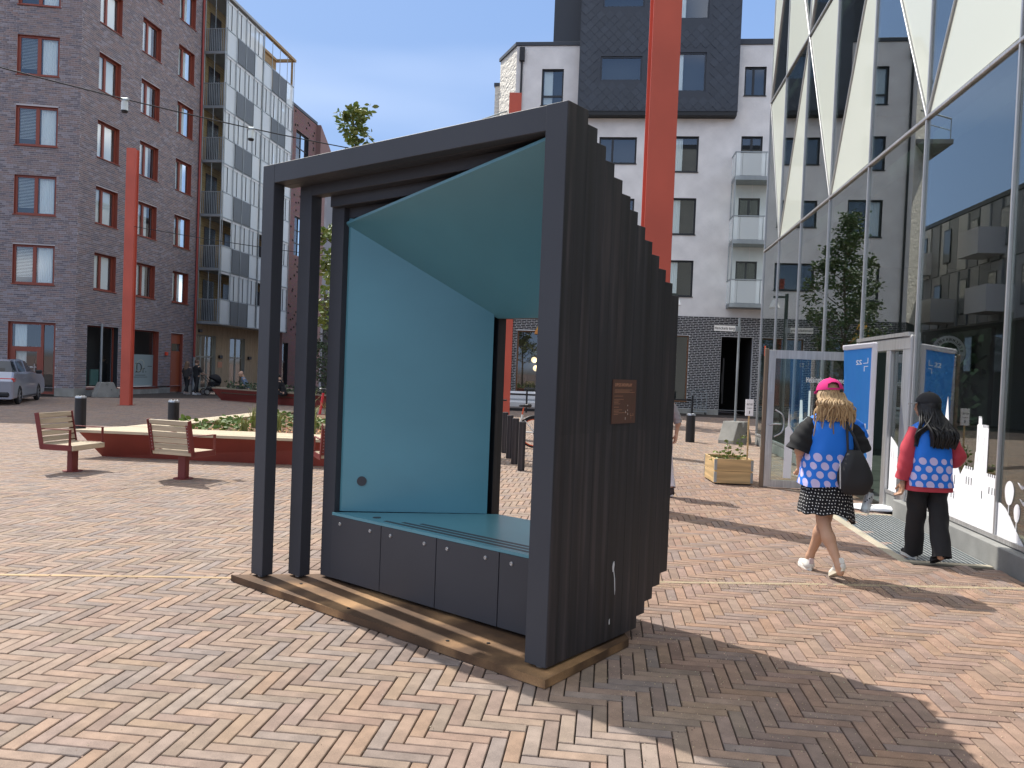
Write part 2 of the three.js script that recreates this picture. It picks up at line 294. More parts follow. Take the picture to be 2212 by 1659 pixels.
// ================================================================== THE FRAME PAVILION
{
  const pav = thing('frame_pavilion', 'black timber pavilion of nested stepped frames with teal blue bench inside', 'pavilion', [.235, 0, -4.325], -38.5 * Math.PI / 180);
  const P = .0975, TH = .0955, X1 = .01, SEC = .14;
  const left = k => -2.755 + .0965 * k - (k === 13 ? .105 : k === 12 ? .06 : 0), top = k => k < 2 ? 3.128 : 3.128 - .0762 * (k - 1), bot = k => k < 10 ? .068 : .068 + .0748 * (k - 9);
  for (let k = 0; k < 14; k++) {
    const f = sub('timber_frame', pav), z0 = -P * k - TH, z1 = -P * k, full = k === 0 || k === 2 || k >= 4, c = .003;
    const yT = top(k), yB = bot(k);
    M('right_post', bx(X1 - SEC, yB, -P * k - P + .0006, X1 + (k % 2 ? -.0007 : 0), yT, z1, .0012), k === 0 ? MAT.blackWood : MAT.blackWood, f);
    if (k === 1) M('top_beam', bx(left(1), yT - SEC, z0 + .0004, X1 - SEC - .0006, yT - .0004, z1 - .0004, c), MAT.blackFrame, f);
    if (k === 3) M('top_beam', bx(left(3) + SEC, yT - SEC, z0 + .0004, X1 - SEC - .0006, yT - .0004, z1 - .0004, c), MAT.blackFrame, f);
    if (!full) continue;
    const l = left(k);
    M('left_post', bx(l, yB, z0, l + SEC, yT, k === 4 ? -.345 : z1, c), k < 5 ? MAT.blackFrame : MAT.blackWood, f);
    M('top_beam', bx(l + SEC + .0006, yT - SEC, z0 + .0004, X1 - SEC - .0006, yT - .0004, z1 - .0004, c), k < 5 ? MAT.blackFrame : MAT.blackWood, f);
    if (k >= 4) M('bottom_beam', bx(l + SEC + .0006, yB, z0 + .0004, X1 - SEC - .0006, yB + .1, z1 - .0004, c), MAT.blackWood, f);
  }
  // face board of the first frame: a smooth black board on the right post
  M('face_board', bx(X1 - SEC - .002, .07, .0005, X1 - .0002, 3.126, .008, .002), MAT.blackFrame, pav);
  // lining: wall, ceiling, seat, far side
  const wl = w => -2.598 + .99 * w;
  M('wall_panel', flat([[wl(.395), -.395], [wl(1.175), -1.175], [wl(1.175) - .02, -1.175], [wl(.395) - .02, -.395]], .57, 2.80), MAT.teal, pav);
  // the ceiling slopes down to the back opening
  { const h = w => 3.0 - .77 * w, A = [[wl(.38) - .06, .38], [-.128, .05], [-.128, 1.21], [wl(1.21) - .03, 1.21]], pos = [], up = .018;
    const q = (a, b, c, d) => pos.push(...a, ...b, ...c, ...a, ...c, ...d), pt = (i, e) => [A[i][0], h(A[i][1]) + e, -A[i][1]];
    q(pt(0, 0), pt(1, 0), pt(2, 0), pt(3, 0)); q(pt(3, up), pt(2, up), pt(1, up), pt(0, up)); for (let i = 0; i < 4; i++) q(pt(i, up), pt((i + 1) % 4, up), pt((i + 1) % 4, 0), pt(i, 0));
    const g = new THREE.BufferGeometry(); g.setAttribute('position', new THREE.Float32BufferAttribute(pos, 3)); g.computeVertexNormals(); M('ceiling_panel', g, MAT.teal, pav); }
  M('side_panel', bx(-.139, .57, -1.21, -.1305, 2.3, -.31), MAT.teal, pav);
  const seat = M('seat', flat([[-2.226, -.325], [-.131, -.325], [-.131, -1.235], [wl(1.235), -1.235]], .548, .568), MAT.teal, pav);
  for (const [w, x0] of [[.39, -1.72], [.45, -1.60], [.51, -1.48]]) M('seat_shadow_line', bx(x0, .566, -w - .017, -.132, .5692, -w + .017), MAT.blackPanel, pav);  // thin dark strips stand in for shadow lines falling across the seat
  const seams = [-2.232, -1.69, -1.15, -.61, -.131];
  for (let i = 0; i < 4; i++) {
    const p = M('front_panel', bx(seams[i] + .003, .078, -.35, seams[i + 1] - .003, .546, -.327, .002), MAT.blackPanel, pav);
    for (const x of [seams[i] + .10, seams[i] + .43]) if (x < -.2) { M('bolt', [T(new THREE.CylinderGeometry(.013, .014, .005, 20), x, .492, -.325, Math.PI / 2), T(new THREE.TorusGeometry(.0085, .003, 6, 16), x, .492, -.3215), T(new THREE.CylinderGeometry(.006, .006, .006, 6), x, .492, -.324, Math.PI / 2)], MAT.steel, p); }
  }
  { const s = .21, x = wl(.345) + s * .703 + .006, z = -.345 - s * .711; M('round_speaker', [T(new THREE.CylinderGeometry(.036, .036, .006, 28), x, .80, z, Math.PI / 2, Math.PI / 2 - .79)], MAT.blackPanel, pav); }
  M('seat_cap', [cyl(.03, .03, .003, -1.85, .568, -.43, 24)], MAT.blackPanel, pav);
  // corten plate, feet
  const plate = M('base_plate', flat([[-2.86, .10], [.08, .10], [.06, -.80], [-.02, -.88], [-2.0, -.9]], .004, .052), MAT.rust, pav);
  for (const [x, z] of [[-2.55, .02], [-1.6, .02], [-.7, .02], [-2.3, -.12], [-.5, -.12]]) M('plate_bolt', [cyl(.012, .012, .004, x, .052, z, 6)], MAT.blackMetal, plate);
  for (const [x, w] of [[left(0) + .07, .048], [left(2) + .07, .243], [left(4) + .07, .44], [-.06, .05], [-.06, .45], [-.06, .8], [-1.2, .7]]) M('foot', cyl(.03, .03, .02, x, .05, -w, 16), MAT.steel, pav);
  // bronze plaque on the side
  const pt = canvasTex(512, 512, (c, w, h) => {
    c.fillStyle = '#5c4034'; c.fillRect(0, 0, w, h);
    for (let i = 0; i < 900; i++) { c.fillStyle = `rgba(${30 + 90 * rnd()},${20 + 60 * rnd()},${15 + 40 * rnd()},.10)`; c.fillRect(rnd() * w, rnd() * h, 3 + rnd() * 6, 20 + rnd() * 80); }
    c.fillStyle = '#c08c6c'; c.font = 'bold 50px sans-serif'; c.fillText('OPSIS BOXPLAY', 40, 80);
    const line = (x, y, l) => { c.fillRect(x, y, l, 5); };
    for (const [x, y, l] of [[40, 118, 380], [40, 132, 330], [40, 146, 440], [40, 190, 180], [40, 228, 200], [40, 246, 110], [40, 262, 90], [40, 280, 130], [40, 318, 110], [40, 350, 170], [40, 366, 100], [40, 384, 280], [40, 402, 90]]) for (let q = x; q < x + l; q += 22) line(q, y, Math.min(16, x + l - q));
    c.lineWidth = 6; c.strokeStyle = '#b58767'; c.beginPath(); c.moveTo(400, 395); c.lineTo(400, 425); c.lineTo(430, 425); c.stroke(); c.font = '34px sans-serif'; c.fillText('22', 436, 425); c.fillText('7', 402, 466);
    c.fillStyle = '#d8d2cc'; for (const [x, y, l] of [[330, 295, 16], [330, 350, 18], [286, 365, 26], [286, 440, 30], [336, 390, 26]]) c.fillRect(x, y, 9, l);
  });
  const pg = new THREE.PlaneGeometry(.275, .265);
  const pl = M('plaque', bx(-.1375, -.1325, -.003, .1375, .1325, .0), std(lin(.16, .08, .055), .5, { metalness: .3 }), pav); pl.position.set(X1 + .0045, 1.515, -.70); pl.rotation.y = Math.PI / 2;
  const pf = M('plaque_text', pg, std(lin(1, 1, 1), .5, { map: pt }), pl, true); pf.position.z = .0012;
  // white dried splash on the boards
  const sp = std(lin(.72, .73, .74), .8);
  const blob = (pts) => ext(pts, .0012);
  const st = M('white_splash', [blob([[.0, .0], [.012, .012], [.018, -.01], [.013, -.04], [.030, -.10], [.037, -.17], [.034, -.20], [.027, -.15], [.02, -.09], [.004, -.035], [.006, -.055], [-.002, -.05], [-.006, -.02]]), blob([[-.02, -.34], [-.012, -.335], [-.011, -.365], [-.017, -.372], [-.022, -.36]])], sp, pav); st.position.set(X1 + .0008, .535, -.655); st.rotation.y = Math.PI / 2;
}
// ================================================================== shared facade builders
// window: a part of its building with frame, panes, sill and what hangs behind them
function windowAt(bld, F, s0, s1, y0, y1, o = {}) {
  const { name = 'window', mat = MAT.winBlack, fw = .07, depth = .11, splits = [], rows = [], glass = MAT.glass, sill = true, curtains = [], blind = 0, n = 0, rail = .05, back = .5, room = true } = o;
  const w = new THREE.Group(); w.name = name; w.position.copy(F.at(s0, y0, n)).sub(bld.position); w.rotation.y = F.a; bld.add(w);
  const W = s1 - s0, H = y1 - y0, b = [bx(0, 0, -depth - .06, fw, H, -depth), bx(W - fw, 0, -depth - .06, W, H, -depth), bx(fw, 0, -depth - .06, W - fw, fw, -depth), bx(fw, H - fw, -depth - .06, W - fw, H, -depth)];
  const xs = [0, ...splits.map(f => f * W), W], ys = [0, ...rows.map(f => f * H), H];
  for (const f of splits) b.push(bx(f * W - rail, fw, -depth - .058, f * W + rail, H - fw, -depth + .004));
  for (const f of rows) b.push(bx(fw, f * H - rail * .8, -depth - .057, W - fw, f * H + rail * .8, -depth + .003));
  M('frame', b, mat, w);
  // reveal: lining of the opening
  if (o.reveal !== false) M('reveal', [bx(-.004, 0, -depth, .006, H, -.004), bx(W - .006, 0, -depth, W + .004, H, -.004), bx(.006, H - .006, -depth, W - .006, H + .004, -.004)], o.reveal || mat, w);
  for (let i = 0; i + 1 < xs.length; i++) for (let j = 0; j + 1 < ys.length; j++) M('pane', T(new THREE.PlaneGeometry(xs[i + 1] - xs[i] - .03, ys[j + 1] - ys[j] - .03), (xs[i] + xs[i + 1]) / 2, (ys[j] + ys[j + 1]) / 2, -depth - .03), glass, w);
  if (sill) M('sill', bx(-.03, -.03, -depth, W + .03, .004, .05, .004), mat, w);
  for (const [a, c] of curtains) { const pts = []; for (let i = 0; i <= 24; i++) { const t = i / 24; pts.push([W * (a + (c - a) * t), -depth - .10 + .022 * Math.sin(i * 2.1)]); } const back = pts.map(p => [p[0], p[1] - .004]).reverse(); M('curtain', flat([...pts, ...back], fw, H - .02), MAT.curtain, w); }
  if (blind) { const g = [], x0 = o.blindX ? o.blindX[0] * W : fw, x1 = o.blindX ? o.blindX[1] * W : W - fw, bb = o.blindH || 1; for (let y = H - .1; y > H * (1 - blind) + .06; y -= .055) g.push(T(new THREE.BoxGeometry(x1 - x0, .004, .045), (x0 + x1) / 2, y, -depth - .075, .5)); M('blind', g, MAT.blind, w).userData.kind = 'stuff'; }
  if (room) M('room', [bx(0, 0, -depth - back - .02, W, H, -depth - back)], MAT.room, w);
  return w;
}
const wallGeo = (s0, s1, y0, y1, holes, t = .3) => T(ext(rect(s0, y0, s1, y1), t, 0, holes.map(h => rect(...h))), 0, 0, -t);
function part(name, geos, mat, bld, F, n = 0) { const m = M(name, geos, mat, bld); m.position.copy(F.at(0, 0, n)).sub(bld.position); m.rotation.y = F.a; return m; }
// brick courses on a wall face: real bricks standing proud of the joint
function bricks(bld, F, s0, s1, y0, y1, holes, o) {
  const { L = .235, Hc = .075, j = .013, proud = .008, pal, n = 0, count = 150, dark = 0, skip } = o;
  const rows = Math.floor((y1 - y0) / Hc), list = [];
  for (let r = 0; r < rows; r++) {
    const ya = y0 + r * Hc, yb = ya + Hc;
    let iv = [[s0, s1]];
    for (const [a, b, c, d] of holes) if (yb > b + .01 && ya < d - .01) iv = iv.flatMap(([p, q]) => c <= p || a >= q ? [[p, q]] : [[p, a], [c, q]].filter(([x, y]) => y - x > .03));
    for (const [p, q] of iv) {
      let x = Math.floor(p / L) * L - (r % 2) * L / 2 + ((r * 37) % 5 === 0 ? L * .25 : 0);
      for (; x < q; x += L) { const a = Math.max(x, p) + j / 2, b = Math.min(x + L, q) - j / 2; if (b - a > .025) list.push([(a + b) / 2, ya + Hc / 2, b - a]); }
    }
  }
  const h = Hc - j, geo = (() => { // five faces, slight round at the rim
    const q = chamfer(1, h, .04, .003); return q; })();
  const P = list.map(([s, y, w]) => ({ p: F.at(s, y, n), s, y, w })).filter(b => !skip || !skip(b));
  for (const b of P) { const [x, y, z] = project(b.p); b.k = (z > 0 && x > 0 && x < 1 && y > 0 && y < 1) ? b.w * h / (z * z) : 0; }
  const order = [...P].sort((a, b) => b.k - a.k), ind = new Set(order.slice(0, Math.min(count, order.length)).filter(b => b.k > 0));
  const mats = pal.slice(0, 12).map(c => std(c, .85, { map: TEX.grain })), geoW = {};
  for (const b of ind) { const key = Math.round(b.w * 40); const g = geoW[key] || (geoW[key] = chamfer(b.w, h, .04, .003)); const m = new THREE.Mesh(g, pick(mats)); m.name = 'brick'; m.castShadow = m.receiveShadow = true; m.position.copy(F.at(b.s, b.y, n - .02 + proud + rr(-.003, .003))).sub(bld.position); m.rotation.y = F.a; bld.add(m); }
  const rest = P.filter(b => !ind.has(b)); if (!rest.length) return;
  const im = new THREE.InstancedMesh(geo, std(lin(1, 1, 1), .85, { map: TEX.grain }), rest.length); im.name = 'brick'; im.userData.kind = 'stuff'; im.castShadow = im.receiveShadow = true;
  const ob = new THREE.Object3D(); ob.rotation.y = F.a;
  rest.forEach((b, i) => { ob.position.copy(F.at(b.s, b.y, n - .02 + proud + (rnd() < .1 ? rr(-.006, .008) : 0))).sub(bld.position); ob.scale.set(b.w, 1, 1); ob.updateMatrix(); im.setMatrixAt(i, ob.matrix); im.setColorAt(i, pick(pal)); });
  bld.add(im);
}
// ================================================================== GLASS BUILDING on the right
const GW = new Frame(4.692, -7.422, -.126, .992); // local s is minus the distance into the street
{
  const b = thing('glass_building', 'glass fronted building with white triangle panels above the entrance', 'building', [4.692, 0, -7.422]);
  const m = [13.72, 11.82, 9.55, 7.28, 5.01, 2.71, .37, -1.94, -4.25, -6.56, -8.87].map(v => -v); // mullions, far to near
  const far = m[0], near = m[m.length - 1], H1 = 5.02, H2 = 8.86, H3 = 12.7, HT = 16.5, PL = .22;
  part('plinth', [bx(-3.5, -.05, -.25, near, PL, -.0, .01), bx(far, -.05, -.25, -5.05, PL, 0, .01)], MAT.plinth, b, GW);
  part('plinth_ledge', [bx(-2.9, -.04, .0, near, PL - .012, .10, .01)], MAT.plinth, b, GW);
  // glass bays at street level
  for (let i = 0; i + 1 < m.length; i++) {
    const a = m[i], c = m[i + 1]; let y0 = PL + .03;
    if (i === 4) { // entrance bay: open door way, side light
      part('glass_pane', bx(a + .03, 2.32, -.03, c - .03, H1 - .03, -.024), MAT.facadeGlass, b, GW);
      part('glass_pane', bx(-3.47, PL + .03, -.03, -3.04, 2.22, -.024), MAT.facadeGlass, b, GW);
      continue;
    }
    part('glass_pane', bx(a + .02, y0, -.03, c - .02, H1 - .03, -.024), MAT.facadeGlass, b, GW);
  }
  for (let i = 0; i < m.length; i++) part('mullion', [bx(m[i] - .013, i === 4 ? 2.3 : PL, -.09, m[i] + .013, H1, .004, .003)], MAT.alu, b, GW);
  part('bottom_rail', [bx(far, PL, -.08, -5.05, PL + .045, .01), bx(-3.5, PL, -.08, near, PL + .045, .01)], MAT.alu, b, GW);
  for (const y of [H1, H2, H3]) part('band_rail', bx(far, y - .022, -.09, near, y + .022, .012, .006), MAT.alu, b, GW);
  part('entrance_frame', [bx(-3.03, 0, -.14, -2.735, 2.32, .03, .008), bx(-3.66, 0, -.14, -3.49, 2.24, .03, .008), bx(-5.06, 0, -.14, -4.96, 2.24, .03, .008), bx(-5.06, 2.14, -.14, -2.74, 2.30, .035, .008), bx(-5.0, 2.31, -.02, -2.8, 2.36, .05)], MAT.alu, b, GW);
  // upper storeys: each bay is split by a diagonal into a white and a clear triangle
  const tri = (pts, mat, name, n0) => { const c = pts.reduce((q, p) => [q[0] + p[0] / 3, q[1] + p[1] / 3], [0, 0]), in_ = pts.map(p => { const d = Math.hypot(c[0] - p[0], c[1] - p[1]); return [p[0] + (c[0] - p[0]) * .045 / d * 1.6, p[1] + (c[1] - p[1]) * .045 / d * 1.6]; }); return part(name, T(ext(in_, .012), 0, 0, n0), mat, b, GW); };
  const diag = (p, q) => { const L = Math.hypot(q[0] - p[0], q[1] - p[1]); return part('diagonal_rail', T(bx(0, -.013, -.07, L, .013, .004, .003), p[0], p[1], 0, 0, 0, Math.atan2(q[1] - p[1], q[0] - p[0])), MAT.alu, b, GW); };
  const bands = [[H1, H2], [H2, H3], [H3, HT]];
  bands.forEach(([y0, y1], k) => {
    for (let i = 0; i + 1 < m.length; i++) {
      const a = m[i], c = m[i + 1], odd = (i + k) % 2;
      let w, g, d;
      if (k % 2 === 0) { if (i % 2 === 0) { w = [[a, y1], [c, y0], [c, y1]]; g = [[a, y0], [c, y0], [a, y1]]; d = [[a, y1], [c, y0]]; } else { w = [[a, y0], [c, y0], [c, y1]]; g = [[a, y0], [c, y1], [a, y1]]; d = [[a, y0], [c, y1]]; } }
      else { if (i % 2 === 0) { w = [[a, y0], [c, y1], [a, y1]]; g = [[a, y0], [c, y0], [c, y1]]; d = [[a, y0], [c, y1]]; } else { w = [[a, y0], [c, y0], [a, y1]]; g = [[c, y0], [c, y1], [a, y1]]; d = [[a, y1], [c, y0]]; } }
      tri(w, MAT.frit, 'white_panel', -.035); tri(g, MAT.facadeGlass, 'glass_pane', -.035); diag(...d);
    }
  });
  for (let i = 0; i < m.length; i++) part('upper_mullion', bx(m[i] - .012, H1, -.08, m[i] + .012, HT, .003, .003), MAT.alu, b, GW);
  // body: far gable, roof, floors and inner walls
  part('gable_wall', bx(far - .06, 0, -14, far, HT, -.06), std(lin(.30, .32, .31), .5), b, GW);
  part('roof', bx(far - .08, HT, -14, near, HT + .25, .03), MAT.anthracite, b, GW);
  for (const y of [H1 - .35, H2 - .35, H3 - .35]) part('floor_slab', bx(far, y, -14, near, y + .3, -.25), std(lin(.20, .21, .20), .9), b, GW);
  part('inner_floor', bx(far, -.03, -14, near, .0, -.14), std(lin(.30, .30, .29), .5, { map: TEX.concrete }), b, GW);
  part('back_wall', bx(far, 0, -7.0, near, HT, -6.8), std(lin(.05, .085, .065), .9), b, GW);
  part('inner_wall', bx(-1.2, 0, -4.6, near, H1 - .4, -4.5), std(lin(.05, .16, .085), .8), b, GW);
  part('timber_column', [bx(1.15, 0, -1.3, 1.75, H1 - .35, -.7, .01)], std(lin(.20, .115, .06), .7, { map: TEX.wood }), b, GW);
  part('closing_wall', bx(near, 0, -14, near + .1, HT, 0), MAT.plinth, b, GW);
  part('counter', bx(-1.0, 0, -3.2, 2.6, 1.02, -2.6, .01), std(lin(.05, .20, .11), .6), b, GW);
  // white film on the lower panes: town skyline, hill, trees and birds
  const film = (pts, holes = []) => { const p = part('window_film', T(ext(pts.map(q => [-q[0], q[1]]), .0025, 0, holes.map(h => h.map(q => [-q[0], q[1]]))), 0, 0, -.022), MAT.film, b, GW); return p; };
  const cren = (x0, x1, y, n, t = .03) => { const o = []; for (let i = 0; i < n; i++) { const a = x0 + (x1 - x0) * i / n, c = x0 + (x1 - x0) * (i + .5) / n, e = x0 + (x1 - x0) * (i + 1) / n; o.push([a, y + t], [c, y + t], [c, y], [e, y]); } return o; };
  film([[2.66, .24], [2.66, .86], [2.4, .90], [2.4, .8], [2.2, .8], [2.2, 1.05], [2.13, 1.2], [2.06, 1.05], [2.06, .85], [1.72, .85], [1.72, 1.28], [1.66, 1.57], [1.60, 1.28], [1.60, .88], [1.52, .88], [1.46, .96], [1.40, .88], [1.33, .97], [1.29, .80], [1.24, .74], ...cren(1.14, .93, .82, 4), [.915, .84], [.90, 1.02], [.885, 1.02], [.885, 1.30], [.86, 1.31], ...cren(.86, .79, 1.37, 3, .02), [.785, 1.30], ...cren(.77, .63, 1.28, 5, .03), [.63, .82], ...cren(.62, .40, .80, 5), [.40, .24]],
    [rect(.72, .56, .70, .64), rect(.565, .63, .545, .70), rect(.50, .63, .48, .70), rect(.445, .63, .425, .70), rect(1.09, .66, 1.07, .74), rect(1.03, .66, 1.01, .74), rect(.97, .66, .95, .74), rect(1.45, .62, 1.43, .72), rect(1.38, .62, 1.36, .72), rect(1.45, .46, 1.43, .54), rect(1.38, .46, 1.36, .54), rect(.85, 1.12, .843, 1.2), rect(.72, 1.1, .713, 1.18), rect(.84, .92, .833, 1.0), rect(.72, .92, .713, 1.0)]);
  film([[.355, .24], [.355, .58], [.30, .58], [.20, .545], [.10, .47], [.0, .385], [-.10, .31], [-.2, .24]]);
  film([[3.46, .26], [3.46, .98], [3.3, .92], [3.05, .80], [3.05, .26]], [rect(3.4, .7, 3.39, .84), rect(3.33, .66, 3.32, .8), rect(3.2, .72, 3.14, .726)]);
  const blob = (cx, cy, rx, ry, stem) => { const p = []; for (let i = 0; i < 28; i++) { const t = i / 28 * 6.283; p.push([cx + rx * Math.cos(t) * (1 + .06 * Math.sin(3 * t)), cy + ry * Math.sin(t)]); } film(p); film([[cx - .006, stem], [cx + .006, stem], [cx + .005, cy - ry], [cx - .005, cy - ry]]); };
  blob(.145, .70, .085, .115, .50); blob(-.015, .535, .055, .085, .37);
  for (const [x, y, s] of [[-.08, .80, 1], [-.13, .655, 1]]) film([[x + .08, y + .02], [x + .05, y + .015], [x + .01, y - .01], [x, y + .005], [x - .02, y - .012], [x - .06, y + .012], [x - .1, y + .02], [x - .06, y - .01], [x - .02, y - .035], [x + .01, y - .03]]);
  film([[8.9, .3], [8.9, 1.3], [8.7, 1.3], [8.6, .9], [8.2, 1.0], [8.2, 1.5], [8.05, 1.5], [8.05, .9], [7.4, .85], [7.4, .3]]);
  // directory lettering by the far corner
  const dir = canvasTex(128, 512, (c, w, h) => { c.clearRect(0, 0, w, h); c.fillStyle = '#101512'; c.fillRect(0, 0, w, h); c.strokeStyle = '#ff5a20'; c.lineWidth = 9; c.strokeRect(12, 12, 30, 90); c.fillStyle = '#f2f2f2'; c.font = 'bold 34px sans-serif'; ['Redargatan 48 B', 'Henckels torg', 'Oceanen', 'Qvarnen', 'Bredgången'].forEach((t, i) => { c.save(); c.translate(30, 170 + i * 78); c.scale(.33, 1); c.fillText('-' + t, 0, 0); c.restore(); }); });
  const dp = part('directory_sign', bx(-13.1, 1.28, -.02, -12.7, 2.55, -.017), std(lin(1, 1, 1), .4, { map: dir }), b, GW);
  { const g = dp.geometry, p = g.attributes.position, uv = g.attributes.uv; for (let i = 0; i < p.count; i++) uv.setXY(i, (p.getX(i) + 13.1) / .4, (p.getY(i) - 1.28) / 1.27); }

  // the open door leaf
  const d = thing('glass_door', 'aluminium framed glass door standing wide open beside the blue banner', 'door', [...GW.at(-5.0, 0, .04).toArray()], GW.a - Math.PI / 2 + 0.0);
  // leaf runs along +z of the wall (out into the street): local x = out
  d.rotation.y = GW.a - Math.PI / 2;
  const LW = 1.31, LH = 2.15;
  M('frame', [bx(0, .012, -.03, .10, LH, .03, .005), bx(LW - .11, .012, -.03, LW, LH, .03, .005), bx(.10, .012, -.0295, LW - .11, .12, .0295), bx(.10, LH - .13, -.0295, LW - .11, LH, .0295)], MAT.alu, d);
  M('hinge_post', bx(LW + .002, .0, -.04, LW + .055, LH + .02, .04, .005), std(lin(.20, .15, .11), .5, { metalness: .5 }), d);
  M('pane', T(new THREE.PlaneGeometry(LW - .2, LH - .24), LW / 2 - .005, LH / 2, 0), phys(lin(.50, .60, .57), 0, { transmission: 1, thickness: 0, ior: 2.0, side: THREE.DoubleSide }), d);
  M('closer_arm', [bx(.25, LH - .09, .03, .95, LH - .05, .07, .01)], MAT.blackMetal, d);
  M('handle', [tube([V(LW - .055, .98, -.05), V(LW - .13, 1.0, -.09), V(LW - .22, 1.0, -.1)], .012, 12), tube([V(LW - .13, 1.22, -.05), V(LW - .23, 1.15, -.1), V(LW - .26, 1.02, -.1), V(LW - .23, .88, -.1), V(LW - .13, .80, -.05)], .012, 20)], MAT.steel, d);
  M('lock', [T(new THREE.CylinderGeometry(.024, .024, .02, 20), LW - .055, .5, -.03, Math.PI / 2), T(new THREE.CylinderGeometry(.022, .022, .02, 20), LW - .055, 1.48, -.03, Math.PI / 2)], MAT.steel, d);
  const lt = canvasTex(512, 128, (c, w, h) => { c.fillStyle = '#000'; c.fillRect(0, 0, w, h); c.save(); c.translate(w, 0); c.scale(-1, 1); c.fillStyle = '#fff'; c.font = 'bold 62px sans-serif'; c.save(); c.scale(.78, 1.35); c.fillText('Helsingborgsrummet', 8, 66); c.restore(); c.restore(); });
  const lm = std(lin(.85, .87, .85), .6, { alphaMap: lt, transparent: true, side: THREE.DoubleSide });
  M('lettering', T(new THREE.PlaneGeometry(.62, .17), .43, 1.70, -.006), lm, d, true);
  for (const [x, w, h] of [[.95, .12, 1.1], [.62, .05, 1.2]]) M('door_film', T(ext([[0, 0], [w, 0], [w, h * .7], [w * .7, h * .74], [w * .6, h], [w * .45, h * .74], [0, h * .66]], .002), x - w / 2, .16, -.004), MAT.film, d);
  // planting inside the doorway
  const gp = new THREE.Group(); gp.name = 'green_wall'; b.add(gp); gp.position.copy(GW.at(-4.5, 0, -1.2)).sub(b.position); gp.rotation.y = GW.a;
  const lg = []; for (let i = 0; i < 420; i++) { lg.push(T(new THREE.PlaneGeometry(.07, .11), rr(-.9, .8), rr(.0, 2.4), rr(-.1, .08), rr(-1, 1), rr(-1, 1), rr(0, 6))); } M('leaves', lg, MAT.leafDark, gp).userData.kind = 'stuff'; M('backing', bx(-.95, 0, -.16, .85, 2.5, -.1), MAT.room, gp);
}
